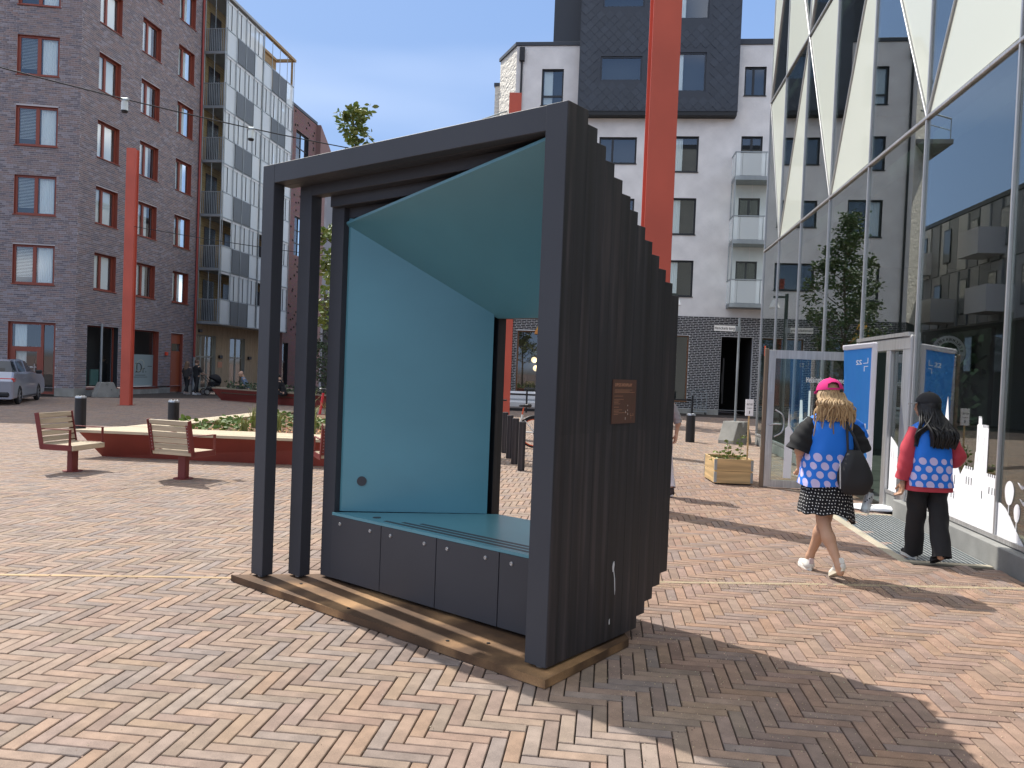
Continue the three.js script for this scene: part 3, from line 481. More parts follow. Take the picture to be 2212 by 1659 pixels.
// ================================================================== WHITE BUILDING at the end of the square
const WB = new Frame(9.44, -36.623, .994, .11);
{
  const b = thing('white_building', 'white plastered apartment building with dark brick ground floor and slate clad bay', 'building', [9.44, 0, -36.623]);
  const c0i = -6.95, c1i = .17, T0 = 4.47, RT = 16.72, L = -9.88, R = 16;
  const flo = [5.33, 8.15, 10.97, 13.98]; // sills
  const W = []; // windows: s0,s1,y0,y1,opts
  const cur = (a, c) => ({ curtains: [[a, c]] });
  // left column
  W.push([-8.67, -7.66, 13.98, 15.66, { rows: [.27], ...cur(.1, .5) }], [-8.67, -7.66, 11.1, 12.6, {}], [-8.67, -7.2, 8.15, 9.8, cur(.05, .4)], [-8.67, -7.2, 5.33, 6.98, cur(.6, .95)]);
  for (const [y0, y1] of [[11.34, 12.55], [8.55, 9.75], [5.72, 6.95]]) W.push([-5.9, -4.19, y0, y1, { splits: [.36] }]);
  for (const [y0, y1] of [[10.99, 12.61], [8.15, 9.81], [5.33, 6.98]]) W.push([-2.95, -1.4, y0, y1, { splits: [], curtains: [[.03, .55]] }]);
  W.push([.50, 1.45, 14.44, 15.74, { splits: [.42] }]);
  for (const [y0, y1] of [[10.45, 12.63], [7.65, 9.85], [4.85, 7.0]]) W.push([.48, 1.42, y0, y1, { name: 'balcony_door', splits: [.5], sill: false }]);
  for (const s of [3.6, 6.6, 9.8, 12.8]) for (const [y0, y1] of [[14.3, 15.7], [11.2, 12.6], [8.35, 9.8], [5.5, 6.98]]) W.push([s, s + 1.7, y0, y1, { splits: [.5], ...cur(.05, .35) }]);
  const covered = ([s0, s1, y0]) => s0 > -7 && s0 < .2 && y0 > 13.3;
  const holes = W.map(w => [w[0], w[2], w[1], w[3]]);
  part('wall', wallGeo(L, R, T0, RT, holes, .28), MAT.plaster, b, WB);
  for (const [s0, s1, y0, y1, o] of W) windowAt(b, WB, s0, s1, y0, y1, { depth: .1, fw: .075, reveal: MAT.winBlack, ...o });
  part('roof_edge', [bx(L - .06, RT, -.6, -6.95, RT + .17, .06, .01), bx(.17, RT, -.6, R, RT + .25, .06, .01)], MAT.anthracite, b, WB);
  part('inner_wall', [bx(L + .3, .3, -1.3, -.4, RT - .3, -1.25), bx(1.8, .3, -1.3, R, RT - .3, -1.25), bx(-.4, 3.7, -1.3, 1.8, RT - .3, -1.25)], MAT.room, b, WB);
  part('roof_slab', bx(L, RT - .3, -6, R, RT - .02, -.29), MAT.room, b, WB);
  part('bay_inner', bx(c0i + .15, 13.6, .0, c1i - .15, 21, .02), MAT.room, b, WB);
  // sunlit left gable in rough plaster
  const SF = new Frame(WB.at(L, 0, 0).x, WB.at(L, 0, 0).z, -.11 * 0 + .16, -.987);
  const GF = new Frame(WB.at(L).x, WB.at(L).z, .37, .93);
  part('side_wall', bx(-2.15, T0, -.3, -.0, RT, -.001), MAT.plasterRough, b, GF);
  part('side_roof_edge', bx(-2.2, RT, -.4, -.0, RT + .165, .07, .01), MAT.anthracite, b, GF);
  part('side_base', bx(-2.15, 0, -.3, 0, T0, -.03), std(lin(.05, .05, .055), .8), b, GF);
  part('rainwater_pipe', [bar(V(-9.62, T0, .09), V(-9.62, RT - .75, .09), .05, 10), bx(-9.74, RT - .75, .02, -9.5, RT - .1, .2, .02), bar(V(-9.62, .1, .09), V(-9.62, T0, .09), .05, 10)], MAT.blackMetal, b, WB);
  // rear roof-terrace railing and a lower wing, left behind the gable
  part('rear_wing', bx(-11.15, T0, -9.5, -10.3, 15.6, -2.1), MAT.plasterRough, b, WB);
  part('rear_wing_edge', bx(-11.2, 15.6, -9.5, -10.25, 15.76, -2.05), MAT.anthracite, b, WB);
  part('terrace_railing', [bar(V(-10.0, 14.25, -1.2), V(-11.4, 13.4, -.2), .035), bar(V(-10.02, 13.4, -1.2), V(-10.02, 14.25, -1.2), .02), bar(V(-10.7, 12.9, -.7), V(-10.7, 13.8, -.7), .02), bar(V(-11.4, 12.5, -.2), V(-11.4, 13.4, -.2), .02), bar(V(-10.0, 13.7, -1.2), V(-11.4, 12.9, -.2), .02)], MAT.galv, b, WB);
  part('terrace_floor', bx(-11.5, 12.3, -3, -9.88, 12.5, -.1), MAT.plinth, b, WB);
  // slate clad bay
  const c0 = -6.95, c1 = .17, cb = 13.4, ct = 21.5, out = .55;
  const cw = [[-5.98, 14.92, -4.12, 16.02], [-5.98, 18.2, -4.12, 18.78], [-2.9, 14.44, -1.28, 16.18], [-2.9, 17.66, -1.25, 19.5]];
  part('bay_front', T(ext(rect(c0, cb + .17, c1, ct), .1, 0, cw.map(h => rect(...h))), 0, 0, out - .1), MAT.anthracite, b, WB);
  part('bay_body', [bx(c0, cb + .17, -3, c0 + .1, ct, out - .11), bx(c1 - .1, cb + .17, -3, c1, ct, out - .11), bx(c0, ct, -3, c1, ct + .2, out)], MAT.anthracite, b, WB);
  part('bay_soffit', [bx(c0 + .02, cb, .002, c1 - .02, cb + .168, out - .02)], std(lin(.02, .022, .025), .7), b, WB);
  part('upper_block', bx(-8.3, RT + .1, -6, c0 - .002, ct, -1.2), MAT.anthracite, b, WB);
  for (const [s0, y0, s1, y1] of cw) windowAt(b, WB, s0, s1, y0, y1, { n: out, depth: .05, mat: MAT.anthracite, reveal: false, curtains: s0 > -3 ? [[.02, .38]] : [], sill: false, room: true, back: .4 });
  // diamond slates on the bay: overlapping rhombic plates, each a piece
  const slatePal = [.9, 1, 1.12, .97, 1.05].map(k => std(lin(.036 * k, .044 * k, .058 * k), .48)), D = .43;
  const sg = (() => { const h = D / 2 * 1.02, g = ext([[0, -h], [h, 0], [0, h], [-h, 0]], .012); return g; })();
  const sg2 = clean(sg); metreUV(sg2);
  let ns = 0; const extra = [];
  for (let r = 0; cb + .35 + r * D / 2 < ct - .2; r++) for (let q = 0; q < 18; q++) {
    const s = c0 + .22 + q * D + (r % 2 ? D / 2 : 0), y = cb + .38 + r * D / 2; if (s > c1 - .2) continue;
    if (cw.some(([a, e, c, f]) => s > a - .24 && s < c + .24 && y > e - .24 && y < f + .24)) continue;
    const p = WB.at(s, y, out); if (ns < 290 && inView(p)) { const m = new THREE.Mesh(sg2, pick(slatePal)); m.name = 'slate'; m.castShadow = m.receiveShadow = true; m.position.copy(p).sub(b.position); m.rotation.set(-.035 + rr(-.012, .012), WB.a + rr(-.012, .012), rr(-.01, .01), 'YXZ'); b.add(m); ns++; }
    else extra.push([s, y]);
  }
  // ground floor: dark bricks with pale joints, shop windows, passage
  const GH = [[-9.35, .55, -6.2, 3.54], [-5.6, .55, -2.0 + .55, 3.56], [0, -.1, 1.40, 3.57], [3.2, .5, 6.8, 3.5], [8, .5, 11.5, 3.5]];
  part('ground_wall', wallGeo(L, R, .22, T0 - .002, GH.map(h => [h[0], Math.max(h[1], .23), h[2], h[3]]).map((h, i) => i === 2 ? [0, .2201, 1.4, 3.57] : h), .28), std(lin(.62, .61, .60), .9), b, WB);
  part('plinth', [bx(L, -.05, -.3, -.002, .22, .01), bx(1.402, -.05, -.3, R, .22, .01)], MAT.concrete, b, WB);
  const bp = [lin(.022, .022, .026), lin(.03, .029, .033), lin(.04, .036, .038), lin(.026, .026, .03), lin(.035, .033, .04)];
  bricks(b, WB, L, R, .23, T0 - .01, GH, { L: .235, Hc: .078, j: .019, pal: bp, count: 300, n: 0 });
  const wf = std(lin(.32, .16, .08), .6, { map: TEX.wood });
  for (const [i, sp] of [[0, [.33, .66]], [1, [.5]], [3, [.5]], [4, [.5]]]) { const h = GH[i]; windowAt(b, WB, h[0], h[2], h[1], h[3], { name: 'shop_window', mat: wf, splits: sp, fw: .06, depth: .12, sill: true, back: 2.2, reveal: MAT.winBlack }); }
  part('passage', [bx(0, -.05, -7, .02, 3.57, -.28), bx(1.38, -.05, -7, 1.4, 3.57, -.28), bx(.02, 3.55, -7, 1.38, 3.57, -.28), bx(.5, 0, -4, 1.38, 3.55, -3.95)], std(lin(.012, .012, .013), .9), b, WB);
  part('passage_gate', [bx(.16, .5, -.35, .22, 2.6, -.3), bx(.12, 1.0, -.3, .17, 1.9, -.26)], MAT.blackMetal, b, WB);
  // globe lamps behind the shop window
  const globe = new THREE.MeshStandardMaterial({ color: lin(.8, .66, .45), emissive: lin(1, .72, .4), emissiveIntensity: .9, roughness: .5 });
  for (const [s, y] of [[-8.6, 2.2], [-8.25, 2.1], [-8.5, 1.8]]) { const g = part('globe_lamp', T(new THREE.SphereGeometry(.14, 16, 12), s, y, -1.0), globe, b, WB); }
  const pl = new THREE.PointLight(lin(1, .75, .45), .6, 6); pl.position.copy(WB.at(-8.4, 2.05, -.72)).sub(b.position); pl.castShadow = true; b.add(pl);
  // balconies with glass fronts
  for (const [y, enclosed] of [[10.45, 0], [7.65, 1], [4.85, 1]]) {
    const g = new THREE.Group(); g.name = 'balcony'; g.position.copy(WB.at(.12, y, 0)).sub(b.position); g.rotation.y = WB.a; b.add(g);
    const W2 = 2.6, D2 = 1.0;
    M('slab', bx(0, -.02, .0, W2, .17, D2, .01), MAT.galv, g);
    M('rail', [bx(-.02, 1.18, 0, .02, 1.23, D2), bx(0, 1.18, D2 - .03, W2, 1.23, D2 + .01), bx(0, .17, D2 - .03, .03, 1.2, D2), bx(W2 / 2 - .015, .17, D2 - .03, W2 / 2 + .015, 1.2, D2)], MAT.galv, g);
    for (const [x0, x1] of [[.04, .30], [.31, W2 / 2 - .02], [W2 / 2 + .02, W2 - .04]]) M('glass_panel', T(new THREE.PlaneGeometry(x1 - x0, .98), (x0 + x1) / 2, .67, D2 - .015), MAT.milkGlass, g);
    M('glass_panel', T(new THREE.PlaneGeometry(D2 - .05, .98), .0, .67, D2 / 2, 0, Math.PI / 2), MAT.milkGlass, g);
    if (enclosed) { M('corner_post', [bx(0, 1.2, D2 - .04, .05, 2.8, D2), bx(0, 1.2, 0, .04, 2.8, .05)], MAT.galv, g); for (const x of [.4, 1.15, 1.95]) M('upper_glass', T(new THREE.PlaneGeometry(.72, 1.55), x, 2.0, D2 - .02), MAT.clearGlass, g); M('side_glass', T(new THREE.PlaneGeometry(D2 - .1, 1.55), .01, 2.0, D2 / 2, 0, Math.PI / 2), MAT.clearGlass, g); }
    else M('bistro_table', [cyl(.28, .28, .02, .95, .82, .5), cyl(.02, .02, .65, .95, .17, .5)], MAT.blackMetal, g);
  }
  // pizza slice sign on the bracket
  const ps = thing('pizza_sign', 'yellow triangular pizza slice sign on the dark brick wall', 'sign', WB.at(-8.05, 3.52, .06).toArray(), WB.a);
  M('board', ext([[-.42, 0], [.42, 0], [0, 1.25]], .05, .01), std(lin(.78, .42, .04), .5), ps);
  M('crust', [ext([[-.47, -.12], [.47, -.12], [.43, .06], [-.43, .06]], .055, .02), T(new THREE.BoxGeometry(.1, .24, .05), -.1, -.12, .03), T(new THREE.BoxGeometry(.08, .16, .05), .18, -.1, .03)], std(lin(.62, .24, .05), .6), ps);
  for (const [x, y, r] of [[-.10, .32, .13], [.16, .42, .10], [.02, .72, .09]]) M('salami', T(new THREE.CylinderGeometry(r, r, .02, 24), x, y, .07, Math.PI / 2), std(lin(.05, .02, .02), .6), ps);
}
// ================================================================== GREY BUILDING behind, seen in the glass and between the posts
{
  const G = new Frame(-4.95, -34, .148, -.989);
  const b = thing('grey_building', 'grey panel clad apartment building over a dark brick base beyond the square', 'building', [-4.95, 0, -34]);
  const grey = [std(lin(.30, .31, .33), .7), std(lin(.22, .23, .25), .7), std(lin(.40, .41, .42), .7)], wm = std(lin(.5, .5, .52), .9);
  part('upper_wall', bx(0, 4.6, -3.3, 22, 10.1, -.05), grey[0], b, G); part('base_wall', bx(0, 0, -3.3, 22, 4.6, -.08), std(lin(.06, .055, .055), .85), b, G);
  part('gable_wall', bx(-3.4, 0, -.3, 0, 9.9, -.001), std(lin(.46, .45, .47), .9, { map: TEX.mottle }), b, new Frame(-4.95, -34, .989, .148));
  part('roof_edge', bx(-.05, 10.1, -3.4, 22, 10.3, .06), MAT.anthracite, b, G);
  for (let r = 0; r < 2; r++) for (let i = 0; i < 20; i++) { const s = .1 + i * 1.08 + (r ? .3 : 0), w = rr(.7, 1.05); part('cladding_panel', bx(s, 4.66 + r * 2.72, -.04, s + w, 4.66 + r * 2.72 + 2.66, rr(.02, .07), .01), grey[(i + r + (i >> 1)) % 3], b, G); }
  for (let r = 0; r < 3; r++) for (let i = 0; i < 7; i++) { const s = 1.0 + i * 2.9 + (r % 2) * .9, y = [2.4, 5.2, 7.9][r]; const w = part('window', bx(s, y, .04, s + .8, y + 1.7, .085), MAT.winBlack, b, G); part('pane', bx(s + .07, y + .07, .086, s + .73, y + 1.63, .09), phys(lin(.16, .18, .20), .05, { ior: 2 }), b, G); }
  for (const [s, y] of [[3.2, 5.1], [8.9, 5.0], [4.2, 7.7], [12, 7.7]]) { const g = new THREE.Group(); g.name = 'balcony'; g.position.copy(G.at(s, y, 0)).sub(b.position); g.rotation.y = G.a; b.add(g); M('slab', bx(0, -.15, 0, 2, 0, 1.2), wm, g); M('screen', [bx(0, 0, 1.16, 2, 1.0, 1.2), bx(0, 0, 0, .04, 1, 1.16)], wm, g); }
  // round projecting sign
  const rs = thing('round_sign', 'round black and white pub sign projecting from the grey building', 'sign', G.at(6.9, 3.3, 1.1).toArray(), G.a + Math.PI / 2);
  const rt = canvasTex(512, 512, (c, w) => { c.fillStyle = '#e8e8e6'; c.fillRect(0, 0, w, w); c.fillStyle = '#222'; c.beginPath(); c.arc(256, 256, 150, 0, 7); c.fill(); c.fillStyle = '#e8e8e6'; c.fillRect(116, 216, 280, 60); c.fillStyle = '#222'; c.fillRect(190, 232, 132, 12); c.fillRect(206, 244, 10, 24); c.fillRect(296, 244, 10, 24); c.font = 'bold 58px sans-serif'; c.textAlign = 'center'; const s = 'BENCHWARMERS'; [...s].forEach((ch, i) => { c.save(); c.translate(256, 256); c.rotate((i - 5.5) * .26); c.fillText(ch, 0, -178); c.restore(); }); c.fillStyle = '#e8e8e6'; c.fillText('PUB', 256, 365); });
  M('disc', T(new THREE.CylinderGeometry(.8, .8, .1, 40), 0, 0, 0, Math.PI / 2), MAT.blackMetal, rs);
  for (const s of [1, -1]) M('face', T(new THREE.CircleGeometry(.78, 40), 0, 0, s * .052, 0, s > 0 ? 0 : Math.PI), std(lin(1, 1, 1), .5, { map: rt }), rs, true);
  M('bracket', bx(-1.1, .05, -.02, -.78, .11, .02), MAT.blackMetal, rs);
}
// ================================================================== BROWN BRICK BUILDING on the left, with the balcony wing
const LBX = -16.892, LBZ = -30.916;
const LB = new Frame(LBX, LBZ, .125, -.992), LA = new Frame(LBX, LBZ, .992, -.125);
{
  const b = thing('brick_building', 'tall brown brick apartment building with rust red window frames', 'building', [LBX, 0, LBZ]);
  const HT = 22, pal = []; for (const [r, g, c] of [[.24, .185, .185], [.21, .17, .18], [.265, .195, .185], [.185, .155, .17], [.26, .22, .23], [.29, .20, .185], [.225, .17, .16]]) for (let i = 0; i < 2; i++) { const k = rr(1.1, 1.5); pal.push(lin(r * k * .93, g * k * .99, c * k * 1.02)); }
  const wA = [], wB = [];
  const lev = [4.23, 6.86, 9.47, 12.12, 14.74, 17.36, 19.98];
  lev.forEach((y, i) => { wA.push([-2.30, y, -.79, y + 1.5]); wA.push([-6.3, y, -4.8, y + 1.5]);
    for (const s of [1.05, 3.90, 6.75]) wB.push([s, y, s + 1.42, y + 1.47]); });
  const dA = [-2.40, .05, -.69, 2.80], shop = [.73, .28, 2.74, 2.80], dr = [3.74, .24, 5.77, 2.80], rd = [6.77, .0, 7.84, 2.78];
  const joint = std(lin(.46, .44, .45), .95);
  part('wall', wallGeo(-14, -.001, .3, HT, [...wA, [dA[0], .301, dA[2], dA[3]]], .32), joint, b, LA);
  part('wall', wallGeo(0, 8.95, .3, HT, [...wB, [shop[0], .301, shop[2], shop[3]], [dr[0], .301, dr[2], dr[3]], [rd[0], .301, rd[2], rd[3]]], .32), joint, b, LB);
  part('plinth', [bx(-14, -.05, -.3, -2.41, .3, .03), bx(-.68, -.05, -.3, .03, .3, .03)], MAT.concrete, b, LA);
  part('plinth', [bx(.03, -.05, -.3, .73, .3, .03), bx(.73, -.05, -.3, 6.76, .24, .03), bx(7.85, -.05, -.3, 8.95, .3, .03)], MAT.concrete, b, LB);
  bricks(b, LA, -14, .012, .3, HT, [...wA, dA], { pal, count: 110, Hc: .074, j: .012 });
  bricks(b, LB, 0, 8.95, .3, HT, [...wB, shop, dr, rd], { pal, count: 190, Hc: .074, j: .012 });
  const red = MAT.winRed;
  wA.forEach(([s0, y0, s1, y1], i) => windowAt(b, LA, s0, s1, y0, y1, { mat: red, splits: [.5], depth: .08, fw: .085, rail: .06, blind: .85, blindX: [.07, .44], curtains: [[.56, .9]], reveal: red }));
  wB.forEach(([s0, y0, s1, y1], i) => windowAt(b, LB, s0, s1, y0, y1, { mat: red, splits: [.42], depth: .16, fw: .085, rail: .06, curtains: i % 3 ? [[.08, .36], [.5, .72]] : [[.1, .38], [.48, .9]], reveal: red }));
  // street level: entrance, shop windows, service door
  const e = windowAt(b, LA, dA[0], dA[2], dA[1], dA[3], { name: 'entrance', mat: red, splits: [.70], rows: [], depth: .1, fw: .10, sill: false, curtains: [[.1, .35]], back: 1.2, reveal: red });
  M('door_rail', [bx(.1, 1.62, -.16, 1.17, 1.80, -.09), bx(.1, .1, -.158, .24, 1.62, -.092), bx(1.02, .1, -.158, 1.17, 1.62, -.092), bx(.24, .1, -.157, 1.02, .26, -.093)], red, e);
  const et = canvasTex(512, 96, (c, w, h) => { c.fillStyle = '#000'; c.fillRect(0, 0, w, h); c.fillStyle = '#fff'; c.font = 'bold 60px sans-serif'; c.fillText('REDAREGATAN 45', 6, 70); });
  M('lettering', T(new THREE.PlaneGeometry(.74, .13), .63, 1.02, -.1), std(lin(.8, .82, .82), .6, { alphaMap: et, transparent: true }), e, true);
  M('door_handle', bar(V(.95, .85, -.06), V(.95, 1.15, -.06), .015), MAT.steel, e);
  const sw = windowAt(b, LB, shop[0], shop[2], shop[1], shop[3], { name: 'shop_window', mat: red, depth: .2, fw: .05, sill: true, back: 2, reveal: MAT.winBlack });
  M('display_stand', [bx(.15, .1, -.55, .75, .75, -.5), bx(1.0, .1, -.55, 1.5, .75, -.5)], std(lin(.14, .26, .23), .5), sw);
  const dw = windowAt(b, LB, dr[0], dr[2], dr[1], dr[3], { name: 'shop_window', mat: red, depth: .2, fw: .06, sill: true, back: 2, reveal: red });
  const dt = canvasTex(512, 512, (c, w, h) => { c.fillStyle = '#8c9a9a'; c.fillRect(0, 0, w, h); c.fillStyle = '#20282a'; c.font = '210px serif'; c.fillText('D', 140, 290); c.font = '130px serif'; c.fillText('r.', 285, 290); c.fillRect(30, 185, 80, 9); c.fillRect(400, 185, 90, 9); c.strokeStyle = '#c8bf9a'; c.lineWidth = 5; c.beginPath(); c.ellipse(240, 180, 75, 100, .6, 0, 7); c.stroke(); c.fillStyle = 'rgba(60,70,72,.7)'; c.fillRect(150, 330, 210, 12); c.fillRect(110, 362, 290, 10); });
  M('frosted_film', T(new THREE.PlaneGeometry(1.9, 1.4), 1.02, .78, -.222), std(lin(1, 1, 1), .6, { map: dt }), dw, true);
  const g = new THREE.Group(); g.name = 'service_door'; g.position.copy(LB.at(rd[0], 0, 0)).sub(b.position); g.rotation.y = LB.a; b.add(g);
  M('leaf', [bx(.06, .02, -.16, 1.0, 1.95, -.11, .005), bx(.06, 2.3, -.158, 1.0, 2.74, -.112)], std(lin(.34, .085, .035), .5), g); M('frame', [bx(0, 0, -.17, .06, 2.78, -.0), bx(1.0, 0, -.17, 1.07, 2.78, 0), bx(.06, 2.74, -.17, 1.0, 2.78, -.09)], red, g); M('vent_glass', bx(.06, 1.96, -.155, 1.0, 2.29, -.13), MAT.clearGlass, g); M('handle', bx(.12, .98, -.11, .22, 1.01, -.07), MAT.steel, g);
  part('alarm_box', bx(6.25, 1.72, .0, 6.42, 1.88, .1, .02), std(lin(.7, .06, .02), .4), b, LB);
  // red rainwater pipe, grey below
  part('rainwater_pipe', [bar(V(8.76, 1.7, .08), V(8.76, HT, .08), .055, 12)], std(lin(.30, .045, .035), .45), b, LB);
  part('pipe_foot', bar(V(8.76, .02, .08), V(8.76, 1.7, .08), .06, 12), MAT.galv, b, LB);
  // steel flue in front of the shop window
  part('steel_post', bar(V(1.5, 0, .1), V(1.5, 2.9, .1), .045, 12), MAT.galv, b, LB);
  part('inner_wall', [bx(.6, .3, -1.1, 8.9, HT, -1.05)], MAT.room, b, LB); part('inner_wall', [bx(-14, .3, -1.6, -1.2, HT, -1.55)], MAT.room, b, LA); part('roof_slab', [bx(-14, HT, -8, 0, HT + .2, 0)], MAT.room, b, LA);

  // ---------------- balcony wing
  const w = thing('balcony_wing', 'glazed steel balcony stack over pale timber ground floor beside the brick building', 'building', LB.at(9.0).toArray());
  const S0 = 9.05, S1 = 17.3, OUT = 1.09, fl = [3.5, 6.15, 8.8, 11.45, 14.1, 16.75], FH = 2.65;
  const amber = std(lin(.46, .33, .17), .7, { map: TEX.wood });
  // ground floor: vertical boards, glazed doors
  const gd = [[9.12, .1, 11.05, 2.83], [12.6, .1, 14.4, 2.83]];
  part('ground_wall', wallGeo(8.96, S1, 0, 3.42, gd.map(h => [h[0], .101, h[2], h[3]]), .2), MAT.claddingWood, w, LB, -.02);
  for (let s = 9.0; s < S1 - .3; s += .30) { if (gd.some(h => s + .29 > h[0] && s < h[2])) { const h = gd.find(h => s + .29 > h[0] && s < h[2]); part('board', bx(s, h[3] + .02, -.02, s + .288, 3.42, -.002, .003), MAT.claddingWood, w, LB); continue; } part('board', bx(s, .08, -.02, s + .288, 3.42, rr(-.004, .0), .003), MAT.claddingWood, w, LB); }
  for (const h of gd) windowAt(w, LB, h[0], h[2], h[1], h[3], { name: 'glazed_door', mat: std(lin(.30, .31, .27), .5), splits: h[0] < 10 ? [.33, .66] : [.5], rows: [.6], depth: .12, fw: .07, sill: false, back: 2, reveal: std(lin(.28, .28, .24), .6) });
  for (const s of [11.37, 14.77]) part('wall_lamp', bx(s - .05, 1.68, 0, s + .3, 1.85, .1, .02), MAT.blackMetal, w, LB);
  part('wall_lamp', bx(9.2, 2.95, 0, 9.5, 3.1, .1, .02), MAT.blackMetal, w, LB);
  part('notice', bx(11.3, 1.2, .0, 11.75, 1.5, .02), std(lin(.62, .30, .17), .6), w, LB);
  part('soffit', bx(S0, 3.43, -.05, S1, 3.49, OUT), std(lin(.32, .27, .19), .8), w, LB);
  part('rear_wall', bx(8.96, 3.5, -.2, S1, 19.3, -.0), amber, w, LB);
  part('inner_wall', bx(8.96, 0, -1.6, S1, 3.45, -1.5), MAT.room, w, LB);
  fl.forEach((y, k) => {
    part('slab', bx(S0 - .03, y - .14, 0, S1 + .03, y, OUT + .02, .01), MAT.galv, w, LB);
    // doors and windows at the back of the balcony
    for (const s of [9.5, 11.6, 13.6, 15.5]) part('balcony_window', bx(s, y + .1, .002, s + 1.1, y + 2.1, .03), std(lin(.03, .03, .035), .2), w, LB);
    // side railing of upright bars facing the square
    const side = [bar(V(S0, y + 1.08, .03), V(S0, y + 1.08, OUT), .022)];
    for (let i = 0; i <= 11; i++) side.push(bx(S0 - .012, y + .02, .04 + i * (OUT - .08) / 11 - .012, S0 + .012, y + 1.12, .04 + i * (OUT - .08) / 11 + .012));
    part('side_railing', side, MAT.galv, w, LB).userData.kind = 'stuff';
    part('side_post', [bar(V(S0, y, OUT), V(S0, y + FH - .1, OUT), .03), bar(V(S0, y + 1.1, OUT * .5), V(S0, y + FH - .14, OUT * .5), .015), bar(V(S0, y, .02), V(S0, y + FH - .14, .02), .03)], MAT.galv, w, LB);
    if (k < 6) part('side_glass', T(new THREE.PlaneGeometry(OUT - .08, FH - 1.3), S0 - .005, y + 1.82, OUT / 2, 0, Math.PI / 2), MAT.clearGlass, w, LB);
    for (let q = 0; q < 2; q++) {
      const a = S0 + .05 + q * 4.12, c = a + 4.05, open = q === 1 && k === 5;
      // balustrade: glass, corrugated sheet, glass
      for (const [x0, x1, t] of [[a, a + 1.15, 0], [a + 1.2, a + 3.1, 1], [a + 3.15, c, 0]]) {
        if (t) { const g = []; const n = 24; for (let i = 0; i < n; i++) g.push(bx(x0 + (x1 - x0) * i / n, y - .1, OUT + .03, x0 + (x1 - x0) * (i + .55) / n, y + 1.1, OUT + .06)); g.push(bx(x0, y - .1, OUT + .02, x1, y + 1.1, OUT + .032)); part('corrugated_panel', g, std(lin(.20, .215, .22), .45, { metalness: .5 }), w, LB).userData.kind = 'stuff'; }
        else part('glass_panel', T(new THREE.PlaneGeometry(x1 - x0, 1.18), (x0 + x1) / 2, y + .5, OUT + .03), MAT.milkGlass, w, LB);
      }
      part('handrail', bx(a - .03, y + 1.1, OUT, c + .03, y + 1.15, OUT + .05), MAT.galv, w, LB);
      for (let i = 0; i <= 4; i++) part('tie_rod', bar(V(a + i * 1.0125, y - .1, OUT + .07), V(a + i * 1.0125, y + FH - .1, OUT + .07), .018, 8), MAT.galv, w, LB);
      if (open) continue;
      part('top_rail', bx(a, y + FH - .26, OUT - .03, c, y + FH - .16, OUT + .03), std(lin(.55, .56, .55), .5), w, LB);
      for (let i = 0; i < 8; i++) { if (k < 2 && i < 2) continue; const x0 = a + i * .506; part('sliding_pane', T(new THREE.PlaneGeometry(.46, FH - 1.42), x0 + .25, y + 1.16 + (FH - 1.42) / 2, OUT + (i % 2) * .02), MAT.milkGlass, w, LB); part('pane_edge', bx(x0 + .478, y + 1.15, OUT - .01, x0 + .506, y + FH - .2, OUT + .03), std(lin(.10, .11, .115), .5), w, LB); }
    }
  });
  part('roof', bx(S0 - .05, 19.36, -.3, S0 + 4.2, 19.5, OUT + .12, .01), std(lin(.30, .31, .31), .6), w, LB);
  part('pergola', [bx(S0 + 4.2, 19.36, OUT - .08, S1 + .1, 19.5, OUT + .12), bx(S0 + 4.25, 19.36, -.1, S1 + .1, 19.5, .1), bx(S1 - .1, 19.36, .1, S1 + .1, 19.5, OUT - .08), bx(S1 - .1, 16.75, OUT - .12, S1, 19.36, OUT - .02)], amber, w, LB);

  // ---------------- perforated brick block beyond the balconies
  const p = thing('perforated_brick_block', 'reddish brick block with scattered hollow bricks beyond the balconies', 'building', LB.at(17.4).toArray());
  const PF = new Frame(LB.at(17.36, 0, .88).x, LB.at(17.36, 0, .88).z, .125, -.992), pw = [[1.15, 13.0, 3.15, 15.8], [-.0 + .1, .2, .95, 2.78], [1.3, 8.2, 3.0, 10.6]];
  part('wall', wallGeo(0, 4.35, 0, 17.02, pw.map(h => h), .3), std(lin(.26, .16, .15), .9), p, PF);
  const pp = []; for (let i = 0; i < 10; i++) pp.push(lin(rr(.20, .28), rr(.115, .15), rr(.11, .14)));
  bricks(p, PF, 0, 4.35, .0, 17.0, pw, { pal: pp, count: 60, Hc: .075, j: .01, proud: .006 });
  for (let i = 0; i < 150; i++) { const s = rr(.1, 4.2), y = rr(2.9, 16.8); if (pw.some(h => s > h[0] - .2 && s < h[2] + .2 && y > h[1] - .2 && y < h[3] + .2)) continue; part('hollow_brick', bx(s, y, .0, s + .12, y + .1, .05, .01), std(lin(.035, .025, .025), .9), p, PF); }
  for (const h of pw) windowAt(p, PF, h[0], h[2], h[1], h[3], { mat: MAT.winBlack, splits: h[1] > 1 ? [.5] : [], rows: h[1] > 1 ? [.33, .66] : [.55], rail: .035, depth: .12, fw: .06, reveal: MAT.winBlack, sill: false });
  part('roof_edge', [bx(-.05, 17.02, -.4, 4.42, 17.2, .06, .01)], MAT.anthracite, p, PF);
  part('inner_wall', bx(.3, .1, -1.0, 4.2, 16.9, -.95), MAT.room, p, PF);
  part('end_wall', bx(0, 0, -7, .3, 17.02, 0), std(lin(.19, .11, .10), .9), p, new Frame(PF.at(4.35).x, PF.at(4.35).z, .992, .125 * -1));
}
